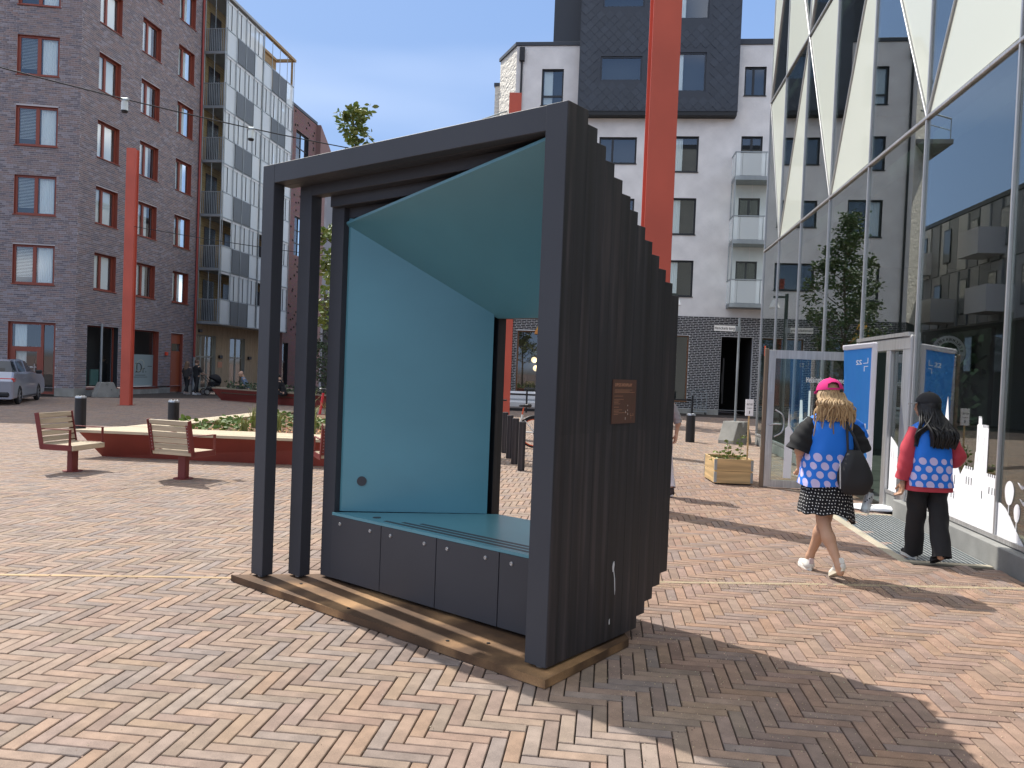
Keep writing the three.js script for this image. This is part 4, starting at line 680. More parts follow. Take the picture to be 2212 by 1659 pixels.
// ================================================================== STREET FURNITURE
// H-section steel poles
function steelPole(label, x, z, h, w, turn) {
  const p = thing('steel_pole', label, 'pole', [x, 0, z], turn, 'red steel poles of the square');
  const t = w * .06;
  M('front_flange', bx(-w / 2, 0, w / 2 - t, w / 2, h, w / 2, .002), MAT.redPaint, p); M('rear_flange', bx(-w / 2, 0, -w / 2, w / 2, h, -w / 2 + t, .002), MAT.redPaint, p);
  M('web', bx(-w * .36, 0, -w / 2 + t, -w * .36 + t, h - .003, w / 2 - t), MAT.redPaint, p); M('web', bx(w * .36 - t, 0, -w / 2 + t, w * .36, h - .003, w / 2 - t), MAT.redPaint, p); M('foot_plate', bx(-w * .7, 0, -w * .7, w * .7, .012, w * .7), MAT.redSteel, p);
  return p;
}
steelPole('slim red steel pole in front of the brick building shop window', -12.86, -26.8, 8.5, .30, .05);
steelPole('massive red steel pole rising right behind the black pavilion', 1.70, -9.95, 9.2, .34, -.02);
steelPole('red steel pole seen through the opening at the back of the pavilion', -.19, -19.8, 8.4, .30, .0);
// bollards
function bollard(label, x, z) {
  const b = thing('bollard', label, 'bollard', [x, 0, z], 0, 'black steel bollards');
  M('post', cyl(.115, .118, .69, 0, 0, 0, 28), MAT.blackMetal, b); M('top_ring', [cyl(.112, .116, .035, 0, .69, 0, 28)], MAT.steel, b);
  for (let i = 0; i < 7; i++) { const a = i / 7 * 6.283; M('stud', T(new THREE.SphereGeometry(.014, 8, 6), .075 * Math.cos(a), .727, .075 * Math.sin(a)), MAT.steel, b); }
}
bollard('black bollard with steel top behind the left swivel seat', -9.5, -17.7);
bollard('black bollard with steel top behind the right swivel seat', -7.36, -17.5);
bollard('black bollard standing between pavilion and street sign', 4.64, -20.7);
// swivel seats
function seat(label, x, z, turn) {
  const c = thing('swivel_seat', label, 'seat', [x, 0, z], turn, 'red steel seats with pale slats');
  const w = .66, d = .48, hs = .40, red = MAT.redDark;
  M('post', bx(-.065, 0, -.045, .065, hs - .06, .045, .01), red, c); M('post_foot', cyl(.13, .13, .01, 0, 0, 0, 24), red, c);
  const lean = .20;
  for (const s of [-1, 1]) {
    const X = s * w / 2;
    M('side_rail', bx(X - .006, hs - .075, -d / 2, X + .006, hs + .005, d / 2, .003), red, c);
    M('back_upright', T(bx(-.006, 0, -.035, .006, .50, .035, .003), X, hs - .06, -d / 2 + .02, -lean), red, c);
    for (let i = 0; i < 8; i++) { const y = .1 + i * .045; M('bolt', T(new THREE.SphereGeometry(.006, 6, 5), X - s * .03, hs - .06 + y * Math.cos(lean), -d / 2 + .02 - y * Math.sin(lean) - .028), MAT.steel, c); }
    M('back_flange', T(bx(X - (s > 0 ? .05 : 0), .06, -.026, X + (s > 0 ? 0 : .05), .44, -.018), 0, hs - .06, -d / 2 + .02, -lean), red, c);
    M('armrest', [T(bx(-.02, -.005, -.0, .02, .005, d - .02), X, hs + .215, -d / 2 + .0), bx(X - .02, hs, d / 2 - .032, X + .02, hs + .215, d / 2 - .022)], red, c);
  }
  for (let i = 0; i < 6; i++) M('seat_slat', bx(-w / 2 + .01, hs - .03, -d / 2 + .02 + i * .077, w / 2 - .01, hs, -d / 2 + .02 + i * .077 + .069, .004), MAT.slat, c);
  M('front_slat', bx(-w / 2 + .007, hs - .075, d / 2 - .006, w / 2 - .007, hs - .003, d / 2 + .02, .004), MAT.slat, c);
  for (let i = 0; i < 6; i++) M('back_slat', T(bx(-w / 2 + .01, .005 + i * .083, -.016, w / 2 - .01, .073 + i * .083, .016, .004), 0, hs - .055, -d / 2 + .02, -lean), MAT.slat, c);
  return c;
}
const DEG = Math.PI / 180;
seat('red steel swivel seat with pale slats facing right, far left of the square', -6.2, -11.38, 80 * DEG);
seat('red steel swivel seat with pale slats seen from behind, left of the pavilion', -4.5, -11.08, 163 * DEG);
seat('red steel swivel seat half hidden behind the pavilion posts', -2.42, -11.45, 205 * DEG);
// near planter: red steel hull with a broad timber rim
{
  const p = thing('bench_planter', 'long red steel planter with broad pale timber rim behind the swivel seats', 'planter', [-5, 0, -13]);
  const o = (x, z) => [x + 5, z + 13];
  const hullB = [[-6.68, -13.15], [-1.4, -12.9], [-.9, -19.3], [-5.7, -19.9]], hullT = [[-6.98, -12.98], [-1.4, -12.82], [-.85, -19.4], [-5.95, -20.0]];
  const pos = []; for (let i = 0; i < 4; i++) { const a = hullB[i], b = hullB[(i + 1) % 4], c = hullT[(i + 1) % 4], d = hullT[i], P = (q, y) => [q[0] + 5, y, q[1] + 13]; pos.push(...P(a, .0), ...P(b, .0), ...P(c, .40), ...P(a, .0), ...P(c, .40), ...P(d, .40)); }
  const hg = new THREE.BufferGeometry(); hg.setAttribute('position', new THREE.Float32BufferAttribute(pos, 3)); hg.computeVertexNormals();
  M('hull', hg, std(lin(.30, .052, .032), .5, { map: TEX.mottle, side: THREE.DoubleSide }), p);
  // rim planks: front run along x, left run along the side
  const plank = (a, b, c, d) => M('rim_plank', flat([o(...a), o(...b), o(...c), o(...d)], .405, .448), MAT.paleWood, p);
  const FL = [-7.08, -12.9], FR = [-1.35, -12.74];
  for (let i = 0; i < 7; i++) { const t = i * .13, e = .122; const x0 = FL[0] + (t) * .45 + .02, x1 = FL[0] + (t + e) * .45 + .02; plank([x0, FL[1] - t], [FR[0], FR[1] - t], [FR[0], FR[1] - t - e], [x1, FL[1] - t - e]); }
  for (let i = 0; i < 4; i++) { const a = i * .13; plank([FL[0] + .44 + a, -13.83], [FL[0] + .44 + a + .122, -13.83], [FL[0] + 1.22 + a + .122, -20.05], [FL[0] + 1.22 + a, -20.05]); }
  M('soil', flat([o(-6.1, -13.85), o(-1.4, -13.75), o(-.9, -19.3), o(-5.4, -19.9)], .30, .385), std(lin(.17, .10, .055), .95, { map: TEX.mottle }), p);
}
{ // wood chips
  const im = new THREE.InstancedMesh(new THREE.BoxGeometry(.05, .008, .018), std(lin(.42, .27, .14), .9), 2600), o = new THREE.Object3D(); im.name = 'wood_chips'; im.castShadow = im.receiveShadow = true;
  for (let i = 0; i < 2600; i++) { const z = rr(-19, -13.9), x = rr(-5.95 + (-13.9 - z) * .11, -1.6); o.position.set(x, .392, z); o.rotation.set(rr(-.4, .4), rr(0, 6), rr(-.4, .4)); o.updateMatrix(); im.setMatrixAt(i, o.matrix); im.setColorAt(i, lin(rr(.7, 1.5), rr(.7, 1.4), rr(.7, 1.3))); }
  tag(im, 'bark mulch of wood chips covering the planter soil', 'mulch', null, 'stuff'); scene.add(im);
}
// far planter
{
  const p = thing('far_planter', 'dark red steel planter in the shade before the timber ground floor', 'planter', [-9.5, 0, -31]);
  const A = [-11.75, -32.5], B = [-5.5, -28.6], C = [-4.6, -31.0], D = [-10.5, -35], mid = (a) => [a[0] + 9.5, a[1] + 31];
  const pos = [], T4 = [[-12.1, -32.35], [-5.4, -28.4], [-4.4, -31], [-10.6, -35.2]].map(mid), B4 = [A, B, C, D].map(mid);
  for (let i = 0; i < 4; i++) { const a = B4[i], b = B4[(i + 1) % 4], c = T4[(i + 1) % 4], d = T4[i]; pos.push(a[0], 0, a[1], b[0], 0, b[1], c[0], .46, c[1], a[0], 0, a[1], c[0], .46, c[1], d[0], .46, d[1]); }
  const hg = new THREE.BufferGeometry(); hg.setAttribute('position', new THREE.Float32BufferAttribute(pos, 3)); hg.computeVertexNormals();
  M('hull', hg, std(lin(.20, .035, .028), .55, { side: THREE.DoubleSide }), p);
  const k = (q, s) => [q[0] * s, q[1] * s + (1 - s) * -.4];
  for (let i = 0; i < 4; i++) { const a = T4[i], b = T4[(i + 1) % 4]; M('rim_plank', flat([a, b, k(b, .82), k(a, .82)], .462, .51), std(lin(.40, .35, .27), .75, { map: TEX.wood }), p); }
  M('soil', flat(T4.map(q => k(q, .83)), .3, .44), std(lin(.08, .06, .04), .95), p);
}
// black timber posts seen through the pavilion
for (const [i, [x, z]] of [[.2, -13.43], [.09, -14.32], [-.01, -15.22], [-.11, -16.2]].entries()) {
  const p = M('timber_post', bx(-.055, 0, -.055, .055, .82, .055, .006), MAT.blackWood); p.position.set(x, 0, z); p.rotation.y = .1;
  tag(p, ['nearest black square post seen through the pavilion opening', 'second nearest black square post seen through the pavilion opening', 'third black square post seen through the pavilion opening', 'farthest black square post seen through the pavilion opening'][i], 'post', 'row of black posts');
}
// street name sign on a pole in a concrete foot
{
  const s = thing('street_sign', 'white street name sign reading Henckels torg on a grey pole', 'street sign', [5.83, 0, -20.88]);
  M('pole', cyl(.03, .03, 3.1, 0, .12, 0, 14), MAT.galv, s); M('cap', cyl(.033, .033, .03, 0, 3.22, 0, 14), MAT.galv, s);
  const t = canvasTex(512, 140, (c, w, h) => { c.fillStyle = '#111'; c.fillRect(0, 0, w, h); c.fillStyle = '#f2f2ee'; c.fillRect(7, 7, w - 14, h - 14); c.fillStyle = '#141414'; c.font = 'bold 76px sans-serif'; c.textAlign = 'center'; c.fillText('Henckels torg', w / 2, 97, w - 36); });
  const bd = M('plate', bx(-.66, 2.89, -.012, -.09, 3.055, -.004), MAT.blackMetal, s); const f = M('face', T(new THREE.PlaneGeometry(.57, .165), -.375, 2.9725, -.0028), std(lin(1, 1, 1), .5, { map: t }), bd, true); f.rotation.z = 0;
  const f2 = M('face', T(new THREE.PlaneGeometry(.57, .165), -.375, 2.9725, -.0135, 0, Math.PI), std(lin(1, 1, 1), .5, { map: t }), bd, true); { f2.geometry.translate(0, 0, 0); }
  M('clamp', bx(-.1, 2.9, -.035, .036, 3.04, .035, .004), MAT.galv, s);
}
function footBlock(label, x, z, turn, k = 1) {
  const f = thing('concrete_foot', label, 'concrete block', [x, 0, z], turn, 'notched concrete sign feet');
  M('block', T(ext([[-.42, 0], [.42, 0], [.42, .08], [.22, .55], [.08, .55], [.04, .42], [-.04, .42], [-.08, .55], [-.22, .55], [-.42, .08]].map(p => [p[0] * k, p[1] * k]), .42 * k, .02), 0, 0.0, -.21 * k), MAT.concrete, f);
  M('lifting_hole', T(new THREE.CylinderGeometry(.018, .018, .01, 12), .15 * k, .28 * k, .232 * k, Math.PI / 2), MAT.blackMetal, f);
}
footBlock('notched concrete foot holding the street sign pole', 5.84, -20.85, .75);
footBlock('notched concrete foot in front of the brick building shop window', -16.0, -31.6, .8);
// pallet collar planter with herbs and a small sign
{
  const c = thing('crate_planter', 'pine pallet collar planter box near the open glass door', 'planter', [3.25, 0, -12.66], -.03);
  const w = .60, d = .78, h = .40;
  for (const k of [0, 1]) { const y0 = .02 + k * .195, y1 = y0 + .19; M('board', bx(0, y0, -.022, w, y1, 0, .003), MAT.pine, c); M('board', bx(0, y0, -d, w, y1, -d + .022, .003), MAT.pine, c); M('board', bx(0, y0, -d + .024, .022, y1, -.024, .003), MAT.pine, c); M('board', bx(w - .022, y0, -d + .024, w, y1, -.024, .003), MAT.pine, c);
    for (const [x, z] of [[0, 0], [w, 0], [0, -d], [w, -d]]) M('hinge', [bx(x - .004, y0 + .01, z + (z ? -.004 : -.035), x + .004, y1 - .01, z + (z ? .035 : .004)), bx(x + (x ? -.035 : .0), y0 + .012, z - .004, x + (x ? 0 : .035), y1 - .012, z + .004)], MAT.galv, c); }
  M('soil', bx(.023, .2, -d + .023, w - .023, .35, -.023), std(lin(.05, .035, .022), .95), c);
  for (const [x, z] of [[.05, -.05], [w - .05, -.05], [.05, -d + .05], [w - .05, -d + .05]]) M('foot', bx(x - .03, 0, z - .03, x + .03, .02, z + .03), MAT.blackMetal, c);
  const s = thing('garden_sign', 'small white sign on a wooden stick in the pine planter', 'sign', [3.77, .3, -12.72]);
  M('stick', bx(-.012, 0, -.008, .012, .86, .008, .002), MAT.pine, s);
  const t = canvasTex(160, 320, (c, w, h) => { c.fillStyle = '#f3f3f1'; c.fillRect(0, 0, w, h); c.fillStyle = '#151515'; c.font = 'bold 40px sans-serif'; c.textAlign = 'center'; c.save(); c.scale(.72, 1.2); c.fillText('HELT VILT', w / 2 / .72, 95); c.restore(); c.fillRect(26, 168, 108, 6); c.fillRect(60, 180, 40, 4); c.fillRect(70, 222, 18, 60); });
  const bd = M('board', bx(-.06, .80, .009, .06, 1.06, .016), MAT.film, s); M('face', T(new THREE.PlaneGeometry(.118, .258), 0, .93, .0175), std(lin(1, 1, 1), .6, { map: t }), bd, true);
  M('board_back', bx(-.06, .80, -.016, .06, 1.06, -.009), MAT.film, s);
}
// entrance grate with a pale stone border
{
  const g = thing('entrance_grate', 'galvanised steel floor grate with pale stone border at the glass entrance', 'grate', GW.at(0, 0, 0).toArray(), GW.a);
  const s0 = -2.85, s1 = -.16, n0 = .11, n1 = .86;
  M('pit', bx(s0, -.08, n0, s1, -.05, n1), MAT.room, g);
  M('border_stone', bx(s0 - .08, -.05, n1, s1 + .08, .004, n1 + .1, .004), std(lin(.56, .50, .38), .9, { map: TEX.concrete }), g); M('border_stone', bx(s1, -.05, n0, s1 + .08, .004, n1 - .001, .004), std(lin(.56, .50, .38), .9, { map: TEX.concrete }), g); M('border_stone', bx(s0 - .08, -.05, n0, s0, .004, n1 - .001, .004), std(lin(.56, .50, .38), .9, { map: TEX.concrete }), g);
  for (let i = 0; i <= 16; i++) { const n = n0 + .012 + i * (n1 - n0 - .024) / 16; M('bearing_bar', bx(s0, -.03, n - .003, s1, .001, n + .003), std(lin(.62, .64, .62), .45, { metalness: .6 }), g); }
  const t = []; for (let s = s0 + .01; s < s1; s += .022) t.push(bx(s - .002, -.028, n0, s + .002, -.001, n1)); M('cross_bars', t, MAT.galv, g).userData.kind = 'stuff';
  for (const s of [s0 + .9, s0 + 1.8]) M('panel_joint', bx(s - .004, -.03, n0, s + .004, .0015, n1), MAT.galv, g);
}
// blue banner on a pole with a weighted foot
{
  const b = thing('banner', 'tall blue banner with white sleeve standing in front of the doorway', 'banner', [4.84, 0, -10.77], -.12);
  const t = canvasTex(512, 2048, (c, w, h) => {
    c.fillStyle = '#3f8fe0'; c.fillRect(0, 0, w, h); c.fillStyle = '#e8e9f4';
    c.fillRect(0, 1380, w, h); c.fillStyle = '#e8e9f4'; for (const [x, y, r] of [[60, 1380, 60], [170, 1350, 80], [300, 1390, 70], [420, 1340, 60]]) { c.fillRect(x - r * .6, y - r, r * 1.2, 120); }
    c.fillStyle = '#4d95dd'; for (const [x, y, r] of [[150, 1520, 90], [330, 1480, 80], [80, 1700, 90], [290, 1680, 100], [430, 1820, 80], [170, 1900, 90], [360, 1960, 70]]) { c.beginPath(); c.arc(x, y, r, 0, 7); c.fill(); }
    c.fillStyle = '#e8e9f4'; for (let i = 0; i < 30; i++) c.fillRect(150 + i * 4, 1240 + (i % 3) * 8, 3, 30);
    c.save(); c.translate(w, 0); c.scale(-1, 1); c.strokeStyle = '#eef1fa'; c.lineWidth = 12; c.beginPath(); c.moveTo(70, 190); c.lineTo(70, 275); c.lineTo(150, 275); c.stroke(); c.fillStyle = '#eef1fa'; c.font = 'bold 110px sans-serif'; c.fillText('22', 170, 290); c.beginPath(); c.moveTo(60, 330); c.lineTo(130, 330); c.lineTo(130, 410); c.stroke(); c.restore();
  });
  const W = .37, H0 = .52, H1 = 2.13, n = 24, m = 40, pos = [], uv = [], idx = [];
  for (let j = 0; j <= m; j++) for (let i = 0; i <= n; i++) { const a = i / n, v = j / m; const top = H1 + a * .06; pos.push(-W - .04 + a * (W + .0) + .03 * (1 - a) * Math.sin(v * 3), H0 + (top - H0) * v, .022 * Math.sin(a * 15 + v * 1.2) * (.4 + .6 * (1 - v)) * (1 - a * .6)); uv.push(a, v); }
  for (let j = 0; j < m; j++) for (let i = 0; i < n; i++) { const q = j * (n + 1) + i; idx.push(q, q + 1, q + n + 2, q, q + n + 2, q + n + 1); }
  const g = new THREE.BufferGeometry(); g.setAttribute('position', new THREE.Float32BufferAttribute(pos, 3)); g.setAttribute('uv', new THREE.Float32BufferAttribute(uv, 2)); g.setIndex(idx); g.computeVertexNormals();
  M('cloth', g, phys(lin(1, 1, 1), .8, { map: t, side: THREE.DoubleSide, transmission: .18, thickness: 0 }), b, true);
  M('sleeve', [bx(-.045, .42, -.018, .03, 2.24, .018, .015), T(bx(-W - .05, -.03, -.018, .0, .04, .018, .012), .0, 2.20, 0, 0, 0, .14)], std(lin(.72, .70, .74), .8), b);
  M('pole', cyl(.012, .014, .5, -.01, .03, 0, 10), MAT.blackMetal, b); M('pole_socket', cyl(.03, .035, .1, -.01, .05, 0, 12), MAT.blackMetal, b);
  const wb = new THREE.SphereGeometry(1, 28, 10); { const p = wb.attributes.position; for (let i = 0; i < p.count; i++) { const x = p.getX(i), y = p.getY(i), z = p.getZ(i), a = Math.atan2(z, x); const k = 1 + .06 * Math.sin(a * 7); p.setXYZ(i, x * .36 * k, Math.max(-.3, y) * .035 * (1 + .4 * Math.sin(a * 5)), z * .26 * k); } wb.computeVertexNormals(); }
  M('weight_bag', T(wb, .08, .018, .02), std(lin(.72, .73, .74), .6), b);
}
{ const m = thing('mint_drum', 'mint green drum just inside the glass doorway', 'drum', GW.at(-4.15, 0, -.55).toArray()); M('body', [cyl(.27, .27, .86, 0, 0, 0, 32), T(new THREE.TorusGeometry(.272, .012, 8, 32), 0, .3, 0, Math.PI / 2), T(new THREE.TorusGeometry(.272, .012, 8, 32), 0, .58, 0, Math.PI / 2)], std(lin(.20, .45, .33), .5), m); M('lid', [cyl(.285, .285, .04, 0, .86, 0, 32), cyl(.06, .06, .09, -.05, .9, 0, 16)], std(lin(.22, .48, .35), .5), m); }
// lamp post, hidden from here but seen in the glass
{ const l = thing('lamp_post', 'dark green lamp post with white bell shade mirrored in the glass', 'lamp post', [5.3, 0, -28.6]); M('post', cyl(.06, .08, 4.7, 0, 0, 0, 14), std(lin(.03, .045, .04), .5), l); M('arm', bx(-.02, 4.55, -.02, .45, 4.62, .02), std(lin(.03, .045, .04), .5), l); M('shade', T(new THREE.LatheGeometry([[.02, .3], [.08, .28], [.14, .12], [.19, 0], [.17, .0], [.12, .1], [.02, .25]].map(p => new THREE.Vector2(...p)), 24), .4, 4.2, 0), std(lin(.8, .8, .8), .4), l); }
// roll cage, railings and terrace bench by the white building
{
  const c = thing('roll_cage', 'steel roll cage trolley parked by the dark brick wall', 'trolley', WB.at(-1.25, 0, .35).toArray(), WB.a);
  M('frame', [tube([V(0, .12, 0), V(0, 1.0, 0), V(.05, 1.07, 0), V(.6, 1.07, 0), V(.65, 1.0, 0), V(.65, .12, 0)], .016, 40), bx(0, .12, 0, .65, .15, .5), bar(V(.22, .15, 0), V(.22, .98, 0), .012), bar(V(.43, .15, 0), V(.43, .98, 0), .012)], MAT.galv, c);
  for (const y of [.35, .55, .75, .95]) M('rung', bar(V(0, y, 0), V(.65, y, 0), .009), MAT.galv, c); for (const x of [.04, .6]) for (const z of [.03, .45]) M('wheel', T(new THREE.CylinderGeometry(.055, .055, .03, 16), x, .055, z, 0, 0, Math.PI / 2), MAT.rubber, c);
  const rail = (label, x0, x1, z) => { const r = thing('railing', label, 'railing', [x0, 0, z]); const w = x1 - x0; for (let x = 0; x <= w + .01; x += w / Math.max(1, Math.round(w / .9))) M('post', bx(x - .035, 0, -.035, x + .035, .92, .035), MAT.blackMetal, r); M('top_bar', bx(0, .68, -.025, w, .75, .025), MAT.blackMetal, r); M('bottom_bar', bx(0, .12, -.02, w, .16, .02), MAT.blackMetal, r); };
  rail('black railing before the dark brick wall right of the pavilion', 5.6, 7.45, -33.1); rail('black terrace railing seen through the opening in the pavilion', -.4, 1.6, -32);
  const s = thing('terrace_sofa', 'pale grey outdoor sofa behind the terrace railing', 'sofa', [-.3, 0, -33]); M('seat', bx(0, .12, -.75, 2.2, .42, 0, .06), std(lin(.52, .53, .54), .8), s); M('back', bx(0, .42, -.75, 2.2, .80, -.52, .08), std(lin(.58, .59, .60), .8), s); M('base', bx(.05, 0, -.7, 2.15, .12, -.05), MAT.blackMetal, s);
}
// overhead wires with catenary lamps
{
  const wire = (name, label, A, B, sag, lamps = []) => { const w = thing(name, label, 'wire'); const pts = []; for (let i = 0; i <= 30; i++) { const t = i / 30; const p = A.clone().lerp(B, t); p.y -= sag * 4 * t * (1 - t); pts.push(p); } M('cable', tube(pts, .011, 60, 6), MAT.blackMetal, w); return t => { const p = A.clone().lerp(B, t); p.y -= sag * 4 * t * (1 - t); return p; }; };
  const A = V(-9.16, 6.28, -12.5), B = V(-.45, 6.455, -19.6), f = wire('lamp_wire', 'black cable with hanging lamps crossing in front of the brick building', A, B, .2);
  for (const [t, l] of [[.247, 'small cylindrical lamp on the cable before the red framed windows'], [.449, 'small cylindrical lamp on the cable before the glazed balconies']]) { const p = f(t), l1 = thing('cable_lamp', l, 'lamp', p.toArray(), 0, 'lamps hanging on the cable'); M('clamp', [bx(-.07, -.03, -.03, .07, .02, .03, .01)], MAT.galv, l1); M('glass', cyl(.055, .06, .16, 0, -.2, 0, 20), MAT.milkGlass, l1); M('cap', cyl(.06, .05, .035, 0, -.235, 0, 20), MAT.blackMetal, l1); }
  wire('thin_wire', 'thin wire running from the slim red pole across the balconies', V(-12.75, 5.95, -26.8), V(-3.5, 5.1, -27.5), .1);
}
// pale corner of a bench at the lower left edge
{ const b = thing('bench_corner', 'pale rounded bench end cut off by the lower left corner', 'bench', [-1.90, 0, -2.47], .5); M('top', T(new THREE.CylinderGeometry(.28, .28, .06, 40), 0, .30, .0), std(lin(.42, .46, .42), .6, { map: TEX.paint }), b); M('base', cyl(.2, .22, .27, 0, 0, 0, 32), MAT.concrete, b); }
// ================================================================== VEGETATION
function leafGeo(n, place, size, mats) { // n folded leaves, placed by a function
  const pos = [], col = [];
  for (let i = 0; i < n; i++) {
    const p = place(i); if (!p) continue; const s = size * rr(.7, 1.25), q = new THREE.Quaternion().setFromEuler(new THREE.Euler(rr(-1.2, 1.2), rr(0, 6.28), rr(-1.2, 1.2)));
    const L = v => { const w = v.applyQuaternion(q); return [p.x + w.x, p.y + w.y, p.z + w.z]; };
    const a = L(V(0, 0, 0)), b = L(V(s * .26, s * .1, s * .38)), c = L(V(0, 0, s)), d = L(V(-s * .26, s * .1, s * .38)), e = L(V(s * .22, s * .08, s * .72)), f = L(V(-s * .22, s * .08, s * .72));
    pos.push(...a, ...b, ...c, ...a, ...c, ...d, ...b, ...e, ...c, ...d, ...c, ...f);
    const k = rr(.7, 1.3), y = rr(.85, 1.25); for (let t = 0; t < 12; t++) col.push(k * y, k, k * .9);
  }
  const g = new THREE.BufferGeometry(); g.setAttribute('position', new THREE.Float32BufferAttribute(pos, 3)); g.setAttribute('color', new THREE.Float32BufferAttribute(col, 3)); g.computeVertexNormals(); return metreUV(g);
}
function tree(label, x, z, h, crown, leaves, size, mat, group) {
  const t = thing('tree', label, 'tree', [x, 0, z], 0, group), limbs = [], tips = [];
  const lead = []; for (let i = 0; i <= 8; i++) lead.push(V(.10 * Math.sin(i * 1.3) * (i / 8), i / 8 * h, .08 * Math.cos(i * 1.7) * (i / 8)));
  const curve = new THREE.CatmullRomCurve3(lead);
  for (let i = 0; i < 14; i++) { const a = curve.getPoint(i / 14), b = curve.getPoint((i + 1) / 14); limbs.push(bar(a, b, .07 * (1 - i / 14.6) + .006, 8, .07 * (1 - (i + 1) / 14.6) + .006)); }
  const nb = crown.n || 26;
  for (let i = 0; i < nb; i++) {
    const u = crown.y0 + (1 - crown.y0) * (i + rr(0, .8)) / nb, p = curve.getPoint(Math.min(.99, u)), a = i * 2.399 + rr(-.4, .4), r = crown.r(u) * rr(.65, 1.1);
    const e = p.clone().add(V(Math.cos(a) * r, r * rr(.35, .8), Math.sin(a) * r)), m = p.clone().lerp(e, .5).add(V(0, r * .06, 0));
    limbs.push(bar(p, m, .022 * (1.1 - u) + .005, 5), bar(m, e, .012 * (1.1 - u) + .004, 5)); tips.push([p, m, e]);
    if (r > .5) for (let k = 0; k < 2; k++) { const q = m.clone().lerp(e, rr(.1, .6)), f = q.clone().add(V(rr(-.35, .35) * r, rr(.0, .45) * r, rr(-.35, .35) * r)); limbs.push(bar(q, f, .006, 4)); tips.push([q, q.clone().lerp(f, .5), f]); }
  }
  for (let k = 0; k < 3; k++) tips.push([curve.getPoint(.86 + k * .04), curve.getPoint(.92 + k * .025), curve.getPoint(1)]);
  M('trunk', limbs, MAT.bark, t);
  const g = leafGeo(leaves, () => { const [p, m, e] = pick(tips), s = Math.pow(rnd(), .6); const c = s < .5 ? p.clone().lerp(m, s * 2) : m.clone().lerp(e, s * 2 - 1), sp = crown.spread || .16; if (s < .25 && rnd() < .6) return null; return c.add(V(rr(-sp, sp), rr(-sp, sp) * .8, rr(-sp, sp))); }, size);
  const m = M('crown', g, mat, t); m.userData.kind = 'stuff';
  return t;
}
const leafA = new THREE.MeshPhysicalMaterial({ color: lin(.16, .215, .05), roughness: .55, side: THREE.DoubleSide, transmission: .3, thickness: 0, vertexColors: true });
const leafB = new THREE.MeshPhysicalMaterial({ color: lin(.075, .125, .04), roughness: .6, side: THREE.DoubleSide, transmission: .25, thickness: 0, vertexColors: true });
const leafC = new THREE.MeshStandardMaterial({ color: lin(.045, .075, .035), roughness: .6, side: THREE.DoubleSide, vertexColors: true });
tree('young slender tree rising behind the pavilion beam, sunlit leaves', -3.72, -18.1, 7.35, { y0: .28, n: 40, r: u => u > .8 ? .34 : 1.4 * (1.1 - u) + .12, spread: .15 }, 3800, .14, leafA);
tree('bushy young tree behind the pavilion, mirrored in the glass front', 3.45, -28.2, 7.3, { y0: .22, n: 48, r: u => u > .82 ? .4 : 1.6 * Math.sin(Math.min(1, (u - .12) * 1.6) * 2.6) * .8 + .2, spread: .2 }, 6500, .13, leafB);
tree('dark shaded tree by the perforated brick block', -6.8, -30.2, 3.9, { y0: .12, n: 30, r: u => .95 * (1.15 - u) + .15, spread: .16 }, 3000, .1, leafC);
// plants in the near planter
function grassTuft(x, z, h, label, dark) {
  const g = [], p = thing('grass_tuft', label, 'grass', [x, .38, z], 0, 'ornamental grasses in the planter'), pos = [], col = [];
  for (let i = 0; i < 46; i++) { const a = rr(0, 6.28), l = h * rr(.55, 1.1), lean = rr(.08, .5), w = .006, c = V(Math.cos(a), 0, Math.sin(a)), s = V(-Math.sin(a), 0, Math.cos(a)).multiplyScalar(w), b0 = V(rr(-.05, .05), 0, rr(-.05, .05)), b1 = b0.clone().addScaledVector(c, lean * l * .35).add(V(0, l * .6, 0)), b2 = b0.clone().addScaledVector(c, lean * l).add(V(0, l * (1 - lean * .3), 0)); for (const t of [b0.clone().sub(s), b0.clone().add(s), b1.clone().add(s), b0.clone().sub(s), b1.clone().add(s), b1.clone().sub(s), b1.clone().sub(s), b1.clone().add(s), b2]) { pos.push(t.x, t.y, t.z); } const k = rr(.7, 1.3); for (let t = 0; t < 9; t++) col.push(k, k * rr(.95, 1.05), k * .8); }
  const geo = new THREE.BufferGeometry(); geo.setAttribute('position', new THREE.Float32BufferAttribute(pos, 3)); geo.setAttribute('color', new THREE.Float32BufferAttribute(col, 3)); geo.computeVertexNormals(); M('blades', metreUV(geo), new THREE.MeshStandardMaterial({ color: dark ? lin(.12, .17, .05) : lin(.24, .26, .10), roughness: .8, side: THREE.DoubleSide, vertexColors: true }), p).userData.kind = 'stuff'; return p;
}
for (const [x, z, h] of [[-4.75, -14.3, .34], [-4.28, -14.8, .42], [-3.9, -15.2, .5], [-3.55, -14.4, .46], [-5.0, -16.4, .45], [-4.2, -17.0, .52], [-3.3, -16.1, .55], [-2.7, -14.8, .5], [-4.55, -18.2, .8], [-3.1, -18.0, .6], [-5.45, -14.9, .22], [-4.9, -15.3, .5], [-3.2, -14.9, .55], [-2.3, -15.6, .6], [-3.75, -16.6, .6]]) grassTuft(x, z, h, 'thin bladed ornamental grass tuft growing in the red planter', 0);
